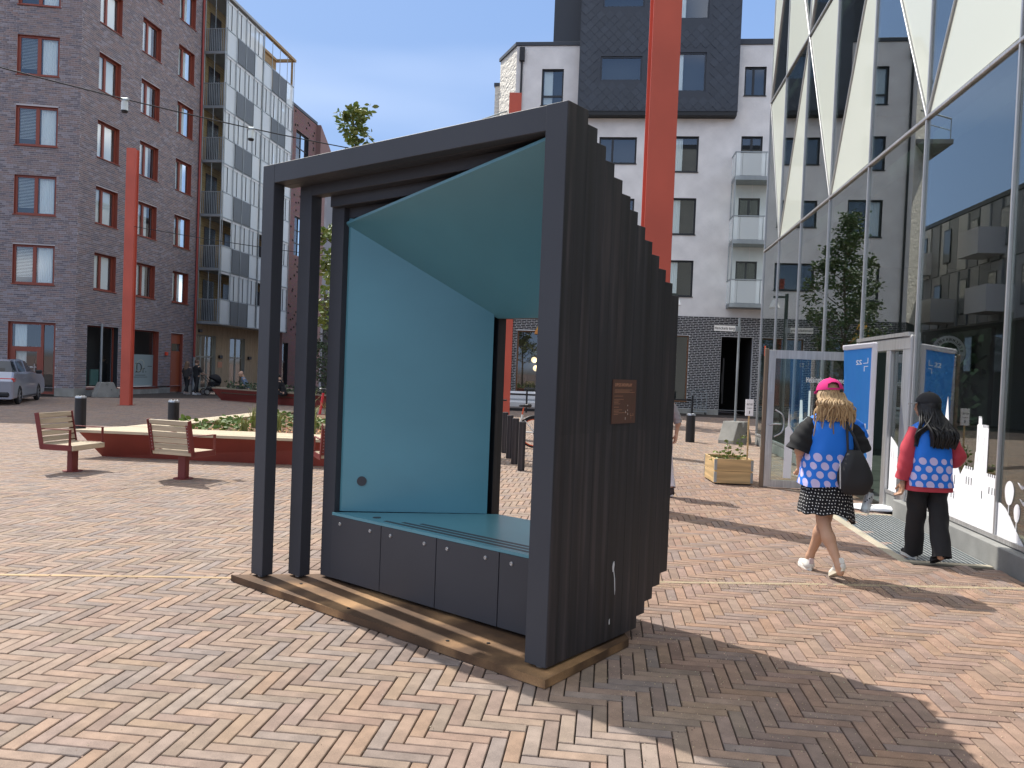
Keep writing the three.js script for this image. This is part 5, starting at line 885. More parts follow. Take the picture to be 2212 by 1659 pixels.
for (const [x, z, n, r] of [[-5.55, -14.15, 60, .28], [-5.0, -14.6, 60, .26], [-5.35, -15.4, 40, .25], [-4.35, -15.9, 60, .3], [-3.55, -15.6, 70, .3], [-2.95, -15.4, 70, .32], [-4.85, -17.2, 60, .3], [-3.8, -18.4, 70, .32], [-2.6, -17.2, 60, .3]]) {
  const p = thing('leafy_plant', 'low leafy green plant growing in the red planter', 'plant', [x, .38, z], 0, 'leafy plants in the planter');
  M('leaves', leafGeo(n, () => V(rr(-r, r), rr(.02, .2), rr(-r, r)), .12), new THREE.MeshPhysicalMaterial({ color: lin(.12, .20, .045), roughness: .6, side: THREE.DoubleSide, vertexColors: true, transmission: .2, thickness: 0 }), p).userData.kind = 'stuff';
}
for (let i = 0; i < 5; i++) { const p = thing('low_shrub', 'low green shrub growing in the far dark red planter', 'shrub', [-11 + i * 1.15, .44, -32.3 + i * .62], 0, 'shrubs in the far planter'); M('leaves', leafGeo(120, () => V(rr(-.5, .5), rr(0, .32), rr(-.3, .3)), .12), leafC, p).userData.kind = 'stuff'; }
// herbs in the pine planter
for (const [dx, dz, h, l] of [[.44, -.18, .46, 'tall wilting herb stem in the pine planter beside the sign'], [.22, -.12, .36, 'thin upright herb in the middle of the pine planter'], [.12, -.2, .14, 'low leafy herb in the left corner of the pine planter'], [.38, -.1, .12, 'low pale leafed herb at the front of the pine planter']]) {
  const p = thing('herb', l, 'herb', [3.25 + dx, .34, -12.66 + dz]); M('stem', tube([V(0, 0, 0), V(.01, h * .5, .01), V(-.015, h, 0)], .004, 8, 5), MAT.leafMat, p);
  M('leaves', leafGeo(h > .3 ? 26 : 34, i => { const u = h > .3 ? rr(.15, 1) : rr(.0, 1); return V(rr(-.05, .05) * (h > .3 ? 1 : 2.2), u * h, rr(-.05, .05) * (h > .3 ? 1 : 2)); }, .07), leafA, p).userData.kind = 'stuff';
}
// ================================================================== PEOPLE
// surface nets over a distance field
function snet(f, lo, hi, c) {
  const n = [0, 1, 2].map(i => Math.ceil((hi[i] - lo[i]) / c) + 1), [nx, ny, nz] = n, D = new Float32Array(nx * ny * nz), id = (i, j, k) => (k * ny + j) * nx + i;
  for (let k = 0; k < nz; k++) for (let j = 0; j < ny; j++) for (let i = 0; i < nx; i++) D[id(i, j, k)] = f(lo[0] + i * c, lo[1] + j * c, lo[2] + k * c);
  const vid = new Int32Array(nx * ny * nz).fill(-1), pos = [], idx = [];
  const E = [[0, 1], [2, 3], [4, 5], [6, 7], [0, 2], [1, 3], [4, 6], [5, 7], [0, 4], [1, 5], [2, 6], [3, 7]];
  for (let k = 0; k + 1 < nz; k++) for (let j = 0; j + 1 < ny; j++) for (let i = 0; i + 1 < nx; i++) {
    const v = []; let m = 0; for (let q = 0; q < 8; q++) { const d = D[id(i + (q & 1), j + (q >> 1 & 1), k + (q >> 2))]; v.push(d); if (d < 0) m |= 1 << q; }
    if (m === 0 || m === 255) continue;
    let x = 0, y = 0, z = 0, t = 0;
    for (const [a, b] of E) { if ((v[a] < 0) === (v[b] < 0)) continue; const s = v[a] / (v[a] - v[b]); x += (a & 1) + ((b & 1) - (a & 1)) * s; y += (a >> 1 & 1) + ((b >> 1 & 1) - (a >> 1 & 1)) * s; z += (a >> 2) + ((b >> 2) - (a >> 2)) * s; t++; }
    vid[id(i, j, k)] = pos.length / 3; pos.push(lo[0] + (i + x / t) * c, lo[1] + (j + y / t) * c, lo[2] + (k + z / t) * c);
  }
  const q4 = (a, b, c2, d, flip) => { if (a < 0 || b < 0 || c2 < 0 || d < 0) return; flip ? idx.push(a, c2, b, a, d, c2) : idx.push(a, b, c2, a, c2, d); };
  for (let k = 1; k + 1 < nz; k++) for (let j = 1; j + 1 < ny; j++) for (let i = 1; i + 1 < nx; i++) {
    const d0 = D[id(i, j, k)];
    if ((d0 < 0) !== (D[id(i + 1, j, k)] < 0)) q4(vid[id(i, j - 1, k - 1)], vid[id(i, j, k - 1)], vid[id(i, j, k)], vid[id(i, j - 1, k)], d0 >= 0);
    if ((d0 < 0) !== (D[id(i, j + 1, k)] < 0)) q4(vid[id(i - 1, j, k - 1)], vid[id(i - 1, j, k)], vid[id(i, j, k)], vid[id(i, j, k - 1)], d0 >= 0);
    if ((d0 < 0) !== (D[id(i, j, k + 1)] < 0)) q4(vid[id(i - 1, j - 1, k)], vid[id(i, j - 1, k)], vid[id(i, j, k)], vid[id(i - 1, j, k)], d0 >= 0);
  }
  const g = new THREE.BufferGeometry(); g.setAttribute('position', new THREE.Float32BufferAttribute(pos, 3)); g.setIndex(idx); g.computeVertexNormals(); return g;
}
const seg = (x, y, z, a, b, ra, rb) => { const bx_ = b[0] - a[0], by = b[1] - a[1], bz_ = b[2] - a[2], px = x - a[0], py = y - a[1], pz = z - a[2]; const t = Math.max(0, Math.min(1, (px * bx_ + py * by + pz * bz_) / (bx_ * bx_ + by * by + bz_ * bz_ + 1e-9))); return Math.hypot(px - t * bx_, py - t * by, pz - t * bz_) - (ra + (rb - ra) * t); };
const smin = (a, b, k) => { const h = Math.max(k - Math.abs(a - b), 0) / k; return Math.min(a, b) - h * h * k * .25; };
function boneMesh(bones, c, k = .03, pad = .03) { const lo = [9, 9, 9], hi = [-9, -9, -9]; for (const [a, b, ra, rb] of bones) for (let i = 0; i < 3; i++) { lo[i] = Math.min(lo[i], a[i] - ra - pad, b[i] - rb - pad); hi[i] = Math.max(hi[i], a[i] + ra + pad, b[i] + rb + pad); } return snet((x, y, z) => { let d = 9; for (const [a, b, ra, rb] of bones) { const e = seg(x, y, z, a, b, ra, rb); d = d > 8 ? e : smin(d, e, k); } return d; }, lo, hi, c); }
// hand from wrist along dir; palm faces the given side; relaxed curl
function handBones(w, dir, side, curl = .5, right = 1) {
  const d = V(...dir).normalize(), s = V(...side).normalize(), n = new THREE.Vector3().crossVectors(d, s).normalize(), P = (a, b, c) => { const p = V(...w).addScaledVector(d, a).addScaledVector(s, b).addScaledVector(n, c); return [p.x, p.y, p.z]; }, B = [];
  B.push([P(0, 0, 0), P(.045, .0, 0), .024, .026], [P(.03, .018, 0), P(.085, .024, 0), .016, .015], [P(.03, -.018, 0), P(.08, -.026, 0), .016, .014], [P(.03, 0, 0), P(.088, 0, 0), .017, .016]);
  [[.028, .070], [.010, .080], [-.010, .074], [-.028, .058]].forEach(([o, l], i) => { const a = P(.085, o, 0), b = P(.085 + l * .5, o * 1.1, -l * .25 * curl), c = P(.085 + l * (.95 - curl * .35), o * 1.1, -l * .85 * curl); B.push([a, b, .0095, .0088], [b, c, .0088, .0075]); });
  B.push([P(.02, .024, 0), P(.05, .05, -.012), .013, .011], [P(.05, .05, -.012), P(.082, .055, -.03), .0105, .0085]);
  return B;
}
function headGeo(c, turn, tilt, r = 1) { // head with nose, chin, ears, brow, facing -z before turning
  const B = [[[0, .035, .012], [0, .03, -.018], .088, .086], [[0, -.035, -.03], [0, -.07, -.05], .066, .046], [[0, .0, -.095], [0, -.022, -.112], .012, .015], [[-.08, .0, .01], [-.083, -.03, .015], .014, .010], [[.08, .0, .01], [.083, -.03, .015], .014, .010], [[-.035, .018, -.088], [.035, .018, -.088], .016, .016], [[-.018, -.055, -.09], [.018, -.055, -.09], .012, .012], [[0, -.05, .02], [0, -.14, .03], .05, .052]];
  const g = boneMesh(B, .007, .035); g.scale(r, r, r); return T(g, c[0], c[1], c[2], tilt, turn, 0);
}
// cloth made of stacked rings [y, cx, cz, a, b]
function loft(rings, o = {}) {
  const { seg: S = 48, sub: K = 6, fold = 0, ff = 7, cap = 0, thick = 0, seed: sd = 1 } = o, R = [];
  for (let i = 0; i + 1 < rings.length; i++) for (let k = 0; k < K; k++) { const t = k / K, p0 = rings[Math.max(0, i - 1)], p1 = rings[i], p2 = rings[i + 1], p3 = rings[Math.min(rings.length - 1, i + 2)]; R.push(p1.map((_, q) => .5 * (2 * p1[q] + (p2[q] - p0[q]) * t + (2 * p0[q] - 5 * p1[q] + 4 * p2[q] - p3[q]) * t * t + (3 * p1[q] - p0[q] - 3 * p2[q] + p3[q]) * t * t * t))); }
  R.push(rings[rings.length - 1]);
  const pos = [], uv = [], idx = []; let arc = 0;
  R.forEach((r, j) => { for (let i = 0; i <= S; i++) { const th = i / S * 2 * Math.PI, v = j / (R.length - 1), e = 2 / (o.sq || 2.4), cs = Math.cos(th), sn = Math.sin(th), w = 1 + fold * (Math.sin(th * ff + sd + r[0] * 6) * .6 + Math.sin(th * (ff * 2 - 3) + r[0] * 17 + sd * 2) * .4 + Math.sin(r[0] * 31 + th * 2 + sd) * .35); let y = r[0]; if (o.hem) y += o.hem(th, v); pos.push(r[1] + Math.sign(cs) * Math.pow(Math.abs(cs), e) * r[3] * w, y, r[2] + Math.sign(sn) * Math.pow(Math.abs(sn), e) * r[4] * w); if (i === 0) arc = 0; else { const L = pos.length; arc += Math.hypot(pos[L - 3] - pos[L - 6], pos[L - 1] - pos[L - 4]); } uv.push(arc, r[0]); } });
  for (let j = 0; j + 1 < R.length; j++) for (let i = 0; i < S; i++) { const q = j * (S + 1) + i; idx.push(q, q + S + 1, q + 1, q + 1, q + S + 1, q + S + 2); }
  const g = new THREE.BufferGeometry(); g.setAttribute('position', new THREE.Float32BufferAttribute(pos, 3)); g.setAttribute('uv', new THREE.Float32BufferAttribute(uv, 2)); g.setIndex(idx); g.computeVertexNormals(); return g;
}
// cloth tube along a limb
function sleeve(pts, rad, o = {}) {
  const C = new THREE.CatmullRomCurve3(pts.map(p => V(...p))), n = o.n || 28, S = 24, fr = C.computeFrenetFrames(n, false), pos = [], uv = [], idx = [];
  for (let j = 0; j <= n; j++) { const t = j / n, p = C.getPoint(t), f = t * (rad.length - 1), i0 = Math.min(rad.length - 2, Math.floor(f)), r = rad[i0] + (rad[i0 + 1] - rad[i0]) * (f - i0); for (let i = 0; i <= S; i++) { const a = i / S * 6.28319, w = r * (1 + (o.fold || .05) * (Math.sin(a * 3 + t * 17) + .6 * Math.sin(t * 31 + a * 2))), q = p.clone().addScaledVector(fr.normals[j], Math.cos(a) * w).addScaledVector(fr.binormals[j], Math.sin(a) * w); pos.push(q.x, q.y, q.z); uv.push(a * r, t * C.getLength()); } }
  for (let j = 0; j < n; j++) for (let i = 0; i < S; i++) { const q = j * (S + 1) + i; idx.push(q, q + 1, q + S + 1, q + 1, q + S + 2, q + S + 1); }
  const g = new THREE.BufferGeometry(); g.setAttribute('position', new THREE.Float32BufferAttribute(pos, 3)); g.setAttribute('uv', new THREE.Float32BufferAttribute(uv, 2)); g.setIndex(idx); g.computeVertexNormals(); return g;
}
function shoe(parent, heel, toe, up, mats, name = 'shoe', k = 1) { // heel and toe contact points; up = how the sole lies
  const d = V(...toe).sub(V(...heel)), L = d.length(), g = sub(name, parent);
  const out = []; for (let i = 0; i < 26; i++) { const a = i / 26 * 6.283, x = Math.sin(a), z = Math.cos(a); const w = .042 + .008 * z - (Math.abs(z + .15) < .35 ? .004 : 0); out.push([x * w * k, L / 2 + z * (L / 2 + .018)]); }
  const z = d.clone().normalize(), x = new THREE.Vector3().crossVectors(V(0, 1, 0), z).normalize(), y = new THREE.Vector3().crossVectors(z, x);
  g.matrixAutoUpdate = true; g.position.set(...heel); g.quaternion.setFromRotationMatrix(new THREE.Matrix4().makeBasis(x, y, z));
  M('sole', flat(out, 0, .026), mats[0], g);
  M('upper', boneMesh([[[0, .045, .03], [0, .05, L * .3], .038 * k, .036 * k], [[0, .048, L * .3], [0, .036, L * .92], .036 * k, .026 * k], [[0, .05, .02], [0, .088, .03], .036 * k, .034 * k]], .006, .03), mats[1], g);
  M('heel_tab', bx(-.02, .06, -.022, .02, .11, -.008, .004), mats[2] || mats[1], g);
  return g;
}
function strands(list, mat, name, parent) { return M(name, list, mat, parent); }
const skin = c => new THREE.MeshPhysicalMaterial({ color: c, roughness: .55, sheen: .2 });
function dotTex(bg, fg, list, S, w = 512, h = 512) { // S metres per repeat
  const t = canvasTex(w, h, (c) => { c.fillStyle = bg; c.fillRect(0, 0, w, h); c.fillStyle = fg; for (const [x, y, r] of list) for (const ox of [-1, 0, 1]) for (const oy of [-1, 0, 1]) { c.beginPath(); c.ellipse((x + ox) * w, (y + oy) * h, r * w, r * h, 0, 0, 7); c.fill(); } });
  t.wrapS = t.wrapT = THREE.RepeatWrapping; t.repeat.set(1 / S, 1 / S); return t;
}
const vestBlue = '#1474dc', lilac = '#c9bfe6';
const vestTex = canvasTex(1024, 1024, (c, w, h) => { // covers 1.2 m round and 0.64 m high, print only on the lower part
  c.fillStyle = vestBlue; c.fillRect(0, 0, w, h); c.fillStyle = lilac;
  for (let j = 0; j < 4; j++) for (let i = 0; i < 13; i++) { const r = 23 + ((i * 7 + j * 5) % 4) * 2.6; c.beginPath(); c.ellipse((i + (j % 2) * .5) * w / 13 + 8, h - 60 - j * 118, r * .98, r * 1.92, 0, 0, 7); c.fill(); }
});
vestTex.wrapS = THREE.RepeatWrapping; vestTex.repeat.set(1 / 1.2566, 1 / .64); vestTex.offset.set(0, -.78 / .64);
const cloth = (c, o = {}) => new THREE.MeshPhysicalMaterial({ color: c, roughness: .85, side: THREE.DoubleSide, sheen: .3, sheenRoughness: .6, ...o });

// ---- woman in the pink cap
{
  const w = thing('person', 'person in pink cap, blue dotted vest and spotted skirt walking away', 'person', [2.76, 0, -6.95], -.04), sk = skin(lin(.52, .30, .19));
  const bones = [[[0, .92, 0], [0, 1.2, .01], .10, .105], [[-.13, 1.30, .01], [.13, 1.30, .01], .06, .06], [[0, 1.3, .01], [0, 1.44, .0], .055, .05],
    [[-.085, .88, 0], [-.03, .48, .05], .085, .052], [[-.03, .48, .05], [-.005, .35, .12], .050, .052], [[-.005, .35, .12], [.055, .14, .235], .052, .030], [[.055, .14, .235], [.06, .09, .25], .03, .032],
    [[.085, .88, 0], [.03, .49, -.08], .085, .052], [[.03, .49, -.08], [.0, .35, -.11], .050, .052], [[.0, .35, -.11], [-.05, .12, -.19], .052, .031], [[-.05, .12, -.19], [-.05, .07, -.2], .031, .033],
    [[-.17, 1.32, .01], [-.25, 1.08, .02], .045, .038], [[-.25, 1.08, .02], [-.19, .90, -.14], .036, .025], [[.17, 1.32, .01], [.25, 1.06, .02], .045, .038], [[.25, 1.06, .02], [.25, .83, -.04], .036, .024]];
  const bg = [boneMesh(bones, .012, .035), boneMesh([...handBones([-.19, .90, -.14], [.15, -.5, -.8], [1, 0, 0], .6)], .005, .012), boneMesh([...handBones([.25, .83, -.04], [0, -1, 0], [0, 0, -1], 1.0)], .005, .012), headGeo([0, 1.56, -.03], .0, -.22)];
  M('body', bg.map(g => g), sk, w);
  M('shirt', [loft([[.84, 0, 0, .17, .13], [1.1, 0, 0, .165, .12], [1.28, 0, 0, .17, .10], [1.375, 0, 0, .13, .085], [1.41, 0, 0, .07, .07]], { fold: .01 }), sleeve([[-.13, 1.335, .0], [-.20, 1.24, .01], [-.262, 1.075, .02]], [.07, .08, .098, .108], { fold: .05 }), sleeve([[.13, 1.335, 0], [.20, 1.24, .01], [.255, 1.08, .02]], [.075, .085, .1, .105], { fold: .04 })], cloth(lin(.008, .008, .009)), w, true);
  const vt = M('vest', [loft([[.795, 0, .0, .238, .172], [.90, 0, .0, .225, .165], [1.08, -.004, .0, .208, .155], [1.22, 0, .0, .195, .14], [1.31, 0, 0, .19, .118], [1.365, 0, 0, .165, .098], [1.41, 0, 0, .10, .082]], { fold: .028, ff: 6, sq: 2.9, hem: (t, v) => v < .01 ? .015 * Math.sin(t * 2) : 0, seed: 2 }), T(sleeve([[.15, 1.36, .0], [.23, 1.30, .01], [.285, 1.20, .02]], [.05, .06, .05], { fold: .06 }), 0, 0, 0)], cloth(lin(1, 1, 1), { map: vestTex, roughness: .6 }), w, true);
  const sd = []; for (let i = 0; i < 14; i++) for (let j = 0; j < 14; j++) sd.push([(i + (j % 2) * .5) / 14 + rr(-.012, .012), j / 14 + rr(-.01, .01), .0125]);
  const sk2 = dotTex('#0b0c12', '#e9e9e6', sd, .38);
  M('skirt', loft([[.555, .01, .0, .235, .18], [.64, .005, 0, .222, .17], [.75, 0, 0, .205, .155], [.88, 0, 0, .17, .13]], { fold: .03, ff: 8, ur: .2, hem: (t, v) => (1 - v) * ((Math.cos(t) > 0 ? -.10 * Math.pow(Math.cos(t), 2) : .01 * Math.cos(t)) + .008 * Math.sin(t * 9)) * (v < .5 ? 1 - v : .5) }), cloth(lin(1, 1, 1), { map: sk2 }), w, true);
  const white = std(lin(.72, .70, .64), .7), cream = std(lin(.68, .62, .48), .8), pinkTab = std(lin(.58, .47, .46), .7);
  shoe(w, [-.05, .0, -.16], [-.065, .0, -.385], 0, [white, white, pinkTab]); shoe(w, [.07, .105, .275], [.05, .008, .085], 0, [cream, white, white]);
  // hair falling over the shoulders
  const hs = []; for (let i = 0; i < 300; i++) { const a = rr(.05, Math.PI - .05), x0 = Math.cos(a) * .092, z0 = -.03 + Math.sin(a) * .092 + .012, L = rr(.09, .19) * (rnd() < .06 ? 1.7 : 1), out = rr(.9, 1.35); const e = V(x0 * out * 1.4 + rr(-.025, .04), 1.56 - L - .03, z0 * .75 + .055 + rr(0, .03)); e.z = Math.max(e.z, Math.abs(e.x) < .15 ? .105 : .03); const wv = rr(-.022, .022); hs.push(tube([V(x0, 1.615, z0), V(x0 * 1.12 + wv, 1.56, z0 * 1.05 + .012), V((x0 * 1.2 + e.x) / 2 - wv, 1.5, (z0 + e.z) / 2 + .035 + Math.abs(wv)), V((x0 * .4 + e.x * 1.6) / 2 + wv, (1.5 + e.y) / 2, e.z + .012), e], rr(.003, .008), 12, 5)); }
  M('hair', hs.filter((_, i) => i % 3), new THREE.MeshPhysicalMaterial({ color: lin(.46, .31, .16), roughness: .5, sheen: .3 }), w); M('hair', hs.filter((_, i) => i % 3 === 0), new THREE.MeshPhysicalMaterial({ color: lin(.27, .165, .08), roughness: .5, sheen: .3 }), w); M('hair_under', [T(new THREE.SphereGeometry(.1, 24, 16), 0, 1.575, -.02), T(new THREE.SphereGeometry(.09, 20, 14), 0, 1.52, .02)], std(lin(.34, .22, .11), .7), w);
  // cap with the opening at the back
  const cp = [], ci = [], N = 48, R = 22; for (let j = 0; j <= R; j++) for (let i = 0; i <= N; i++) { const t = i / N * 6.2832, p = j / R * 1.52; cp.push(.113 * Math.sin(p) * Math.cos(t), .118 * Math.cos(p), .122 * Math.sin(p) * Math.sin(t)); }
  for (let j = 0; j < R; j++) for (let i = 0; i < N; i++) { const t = (i + .5) / N * 6.2832, p = (j + .5) / R * 1.52, dx = (t - 1.62) / .50, dy = (p - 1.2) / .32; if (dx * dx + dy * dy < 1 && p < 1.36) continue; const q = j * (N + 1) + i; ci.push(q, q + 1, q + N + 1, q + 1, q + N + 2, q + N + 1); }
  const cg = new THREE.BufferGeometry(); cg.setAttribute('position', new THREE.Float32BufferAttribute(cp, 3)); cg.setIndex(ci); cg.computeVertexNormals();
  const pink = cloth(lin(.58, .012, .17)), cap = sub('cap', w, [0, 1.598, -.03]); cap.rotation.x = -.12;
  M('crown', cg, pink, cap); M('brim', T(ext([[-.1, 0], [.1, 0], [.085, .06], [.04, .09], [-.04, .09], [-.085, .06]], .006, .002), 0, -.0, -.09, -Math.PI / 2 - .1), pink, cap); M('button', T(new THREE.SphereGeometry(.01, 10, 8), 0, .118, 0), pink, cap); M('strap_buckle', bx(.045, -.012, .112, .07, .014, .122, .002), MAT.blackMetal, cap);
  // shoulder bag
  const bag = thing('shoulder_bag', 'black fabric shoulder bag hanging behind the person in the pink cap', 'bag', [2.90, .0, -6.72]), bk = cloth(lin(.014, .014, .016), { roughness: .7 });
  M('sack', loft([[.745, .01, 0, .04, .03], [.76, .01, 0, .10, .06], [.85, .01, 0, .142, .085], [.96, .0, 0, .128, .078], [1.06, -.005, 0, .085, .05], [1.12, -.01, -.01, .05, .025]], { fold: .05, ff: 5, seed: 4 }), bk, bag, true);
  for (const s of [-1, 1]) M('strap', tube([V(s * .055 - .01, 1.08, .0), V(s * .03 - .03, 1.22, -.04), V(-.045, 1.34, -.11), V(-.05, 1.40, -.20), V(-.04, 1.36, -.27)], .011, 20, 6), bk, bag);
  M('zip_tape', T(bx(-.004, .8, .078, .004, 1.04, .084), -.1, 0, -.02, 0, 0, .05), std(lin(.5, .5, .5), .7), bag);
  const bo = thing('water_bottle', 'clear water bottle with black dots held beside the black bag', 'bottle', [3.06, .575, -6.86]); bo.rotation.set(0, 0, -.22);
  M('bottle', T(new THREE.LatheGeometry([[0, 0], [.035, 0], [.037, .01], [.037, .15], [.03, .17], [.022, .18]].map(p => new THREE.Vector2(...p)), 28)), phys(lin(.75, .78, .80), .12, { transmission: .6, thickness: 0, ior: 1.6, side: THREE.DoubleSide }), bo); M('cap', cyl(.024, .022, .035, 0, .18, 0, 20), std(lin(.03, .03, .03), .5), bo);
  M('water', cyl(.034, .034, .075, 0, .004, 0, 24), phys(lin(.75, .8, .82), .05, { transmission: .8, thickness: 0, ior: 1.33 }), bo); for (let i = 0; i < 8; i++) M('dot', T(new THREE.CircleGeometry(.0065, 14), .0375 * Math.sin(i * .35 - .9), .095 + (i % 4) * .017, .0375 * Math.cos(i * .35 - .9), 0, i * .35 - .9), MAT.blackMetal, bo);
}
// ---- woman in the black cap
{
  const w = thing('person', 'person in black cap, red shirt, blue dotted vest and black trousers', 'person', [3.985, 0, -7.62], -.02), sk = skin(lin(.42, .24, .15));
  const bones = [[[0, .86, 0], [0, 1.12, 0], .10, .10], [[-.12, 1.24, 0], [.12, 1.24, 0], .055, .055], [[0, 1.24, 0], [0, 1.37, -.01], .05, .045], [[-.085, .84, 0], [-.06, .44, -.06], .08, .05], [[-.06, .44, -.06], [-.005, .08, -.19], .05, .032], [[.085, .84, 0], [.085, .44, .06], .08, .05], [[.085, .44, .06], [.055, .1, .2], .05, .032], [[-.16, 1.25, 0], [-.215, 1.0, .02], .042, .036], [[-.215, 1.0, .02], [-.235, .77, -.0], .034, .023], [[.16, 1.25, 0], [.25, 1.0, .03], .042, .036], [[.25, 1.0, .03], [.17, .98, -.18], .034, .024]];
  M('body', [boneMesh(bones, .012, .035), boneMesh(handBones([-.235, .765, 0], [-.06, -1, -.05], [0, 0, -1], .8), .004, .012), boneMesh(handBones([.17, .98, -.18], [-.5, .1, -.8], [0, 1, 0], .7), .005, .012), headGeo([-.02, 1.485, -.02], .95, -.05, .97)], sk, w);
  for (const s of [-1, 1]) { const e = M('eye', T(new THREE.SphereGeometry(.009, 10, 8), s * .03, .01, -.094), std(lin(.03, .02, .02), .3), w); e.position.set(-.02, 1.485, -.02); e.rotation.set(-.05, .95, 0, 'YXZ'); }
  const red = cloth(lin(.46, .045, .065));
  M('shirt', [loft([[.69, .0, 0, .218, .15], [.8, 0, 0, .205, .145], [1.0, 0, 0, .175, .13], [1.2, 0, 0, .18, .11], [1.29, 0, 0, .15, .09], [1.33, 0, 0, .07, .065]], { fold: .02, sq: 2.8 }), sleeve([[-.14, 1.27, 0], [-.205, 1.08, .015], [-.222, .93, .02], [-.238, .79, .0]], [.062, .07, .072, .066], { fold: .05 }), sleeve([[.14, 1.27, 0], [.225, 1.10, .02], [.262, 1.0, .03], [.235, .98, -.06], [.175, .98, -.16]], [.062, .068, .072, .07, .06], { fold: .05 })], red, w, true);
  M('vest', loft([[.735, .005, .0, .212, .16], [.85, .0, 0, .202, .158], [1.02, 0, 0, .19, .15], [1.17, 0, 0, .178, .132], [1.25, 0, 0, .172, .112], [1.30, 0, 0, .155, .098], [1.345, 0, 0, .09, .078]], { fold: .014, ff: 5, sq: 3.0, seed: 3 }), cloth(lin(1, 1, 1), { map: (() => { const t = vestTex.clone(); t.offset.set(.1, -.72 / .64); t.needsUpdate = true; return t; })(), roughness: .6 }), w, true);
  const blk = cloth(lin(.012, .012, .014));
  M('trousers', [loft([[.68, 0, 0, .10, .08], [.70, 0, 0, .17, .13], [.78, 0, 0, .175, .13], [.9, 0, 0, .16, .12]], { fold: .012 }), sleeve([[-.082, .80, 0], [-.078, .62, -.02], [-.06, .40, -.07], [-.012, .06, -.19]], [.102, .09, .084, .084], { fold: .05 }), sleeve([[.082, .80, 0], [.088, .62, .02], [.09, .40, .07], [.07, .09, .19]], [.102, .09, .084, .084], { fold: .05 })], blk, w, true);
  const so = std(lin(.66, .64, .58), .7), bl = std(lin(.02, .02, .022), .8);
  shoe(w, [-.01, 0, -.14], [-.03, 0, -.37], 0, [so, bl, so]); shoe(w, [.07, .10, .225], [.07, .006, .035], 0, [bl, bl, so]);
  const hs = [], hm = new THREE.MeshPhysicalMaterial({ color: lin(.008, .007, .007), roughness: .5 });
  for (let i = 0; i < 210; i++) { const a = rr(-.35, Math.PI + .1), x0 = -.02 + Math.cos(a) * .09, z0 = -.02 + Math.sin(a) * .092, e = V(.05 + rr(-.085, .085) + (x0 + .02) * .3, rr(1.10, 1.22), .15 + rr(-.015, .04)); if (rnd() < .06) e.set(-.17 + rr(-.03, .03), rr(1.1, 1.25), .09); const m = V((x0 + e.x) / 2 + rr(-.02, .02), 1.32, .115 + rr(-.01, .03)); hs.push(tube([V(x0, 1.53, z0), V(x0 * 1.05, 1.46, z0 * 1.1 + .01), m, V(e.x + rr(-.03, .03), (1.32 + e.y) / 2, e.z + rr(-.01, .03)), e], rr(.007, .012), 12, 5)); }
  M('hair', [...hs, T(new THREE.SphereGeometry(.098, 24, 16), -.015, 1.495, -.0)], hm, w);
  const cap = sub('cap', w, [-.02, 1.515, -.018], .95), ck = cloth(lin(.014, .014, .016)); M('crown', T(new THREE.SphereGeometry(.112, 32, 16, 0, 6.2832, 0, 1.5)), ck, cap); M('brim', T(ext([[-.095, 0], [.095, 0], [.085, .05], [.045, .085], [-.045, .085], [-.085, .05]], .005, .002), 0, .0, -.085, -Math.PI / 2 - .15), std(lin(.30, .30, .29), .8), cap); M('button', T(new THREE.SphereGeometry(.009, 10, 8), 0, .112, 0), ck, cap);
  M('bracelet', T(new THREE.TorusGeometry(.027, .004, 6, 20), -.236, .775, 0, Math.PI / 2), MAT.steel, w);
}
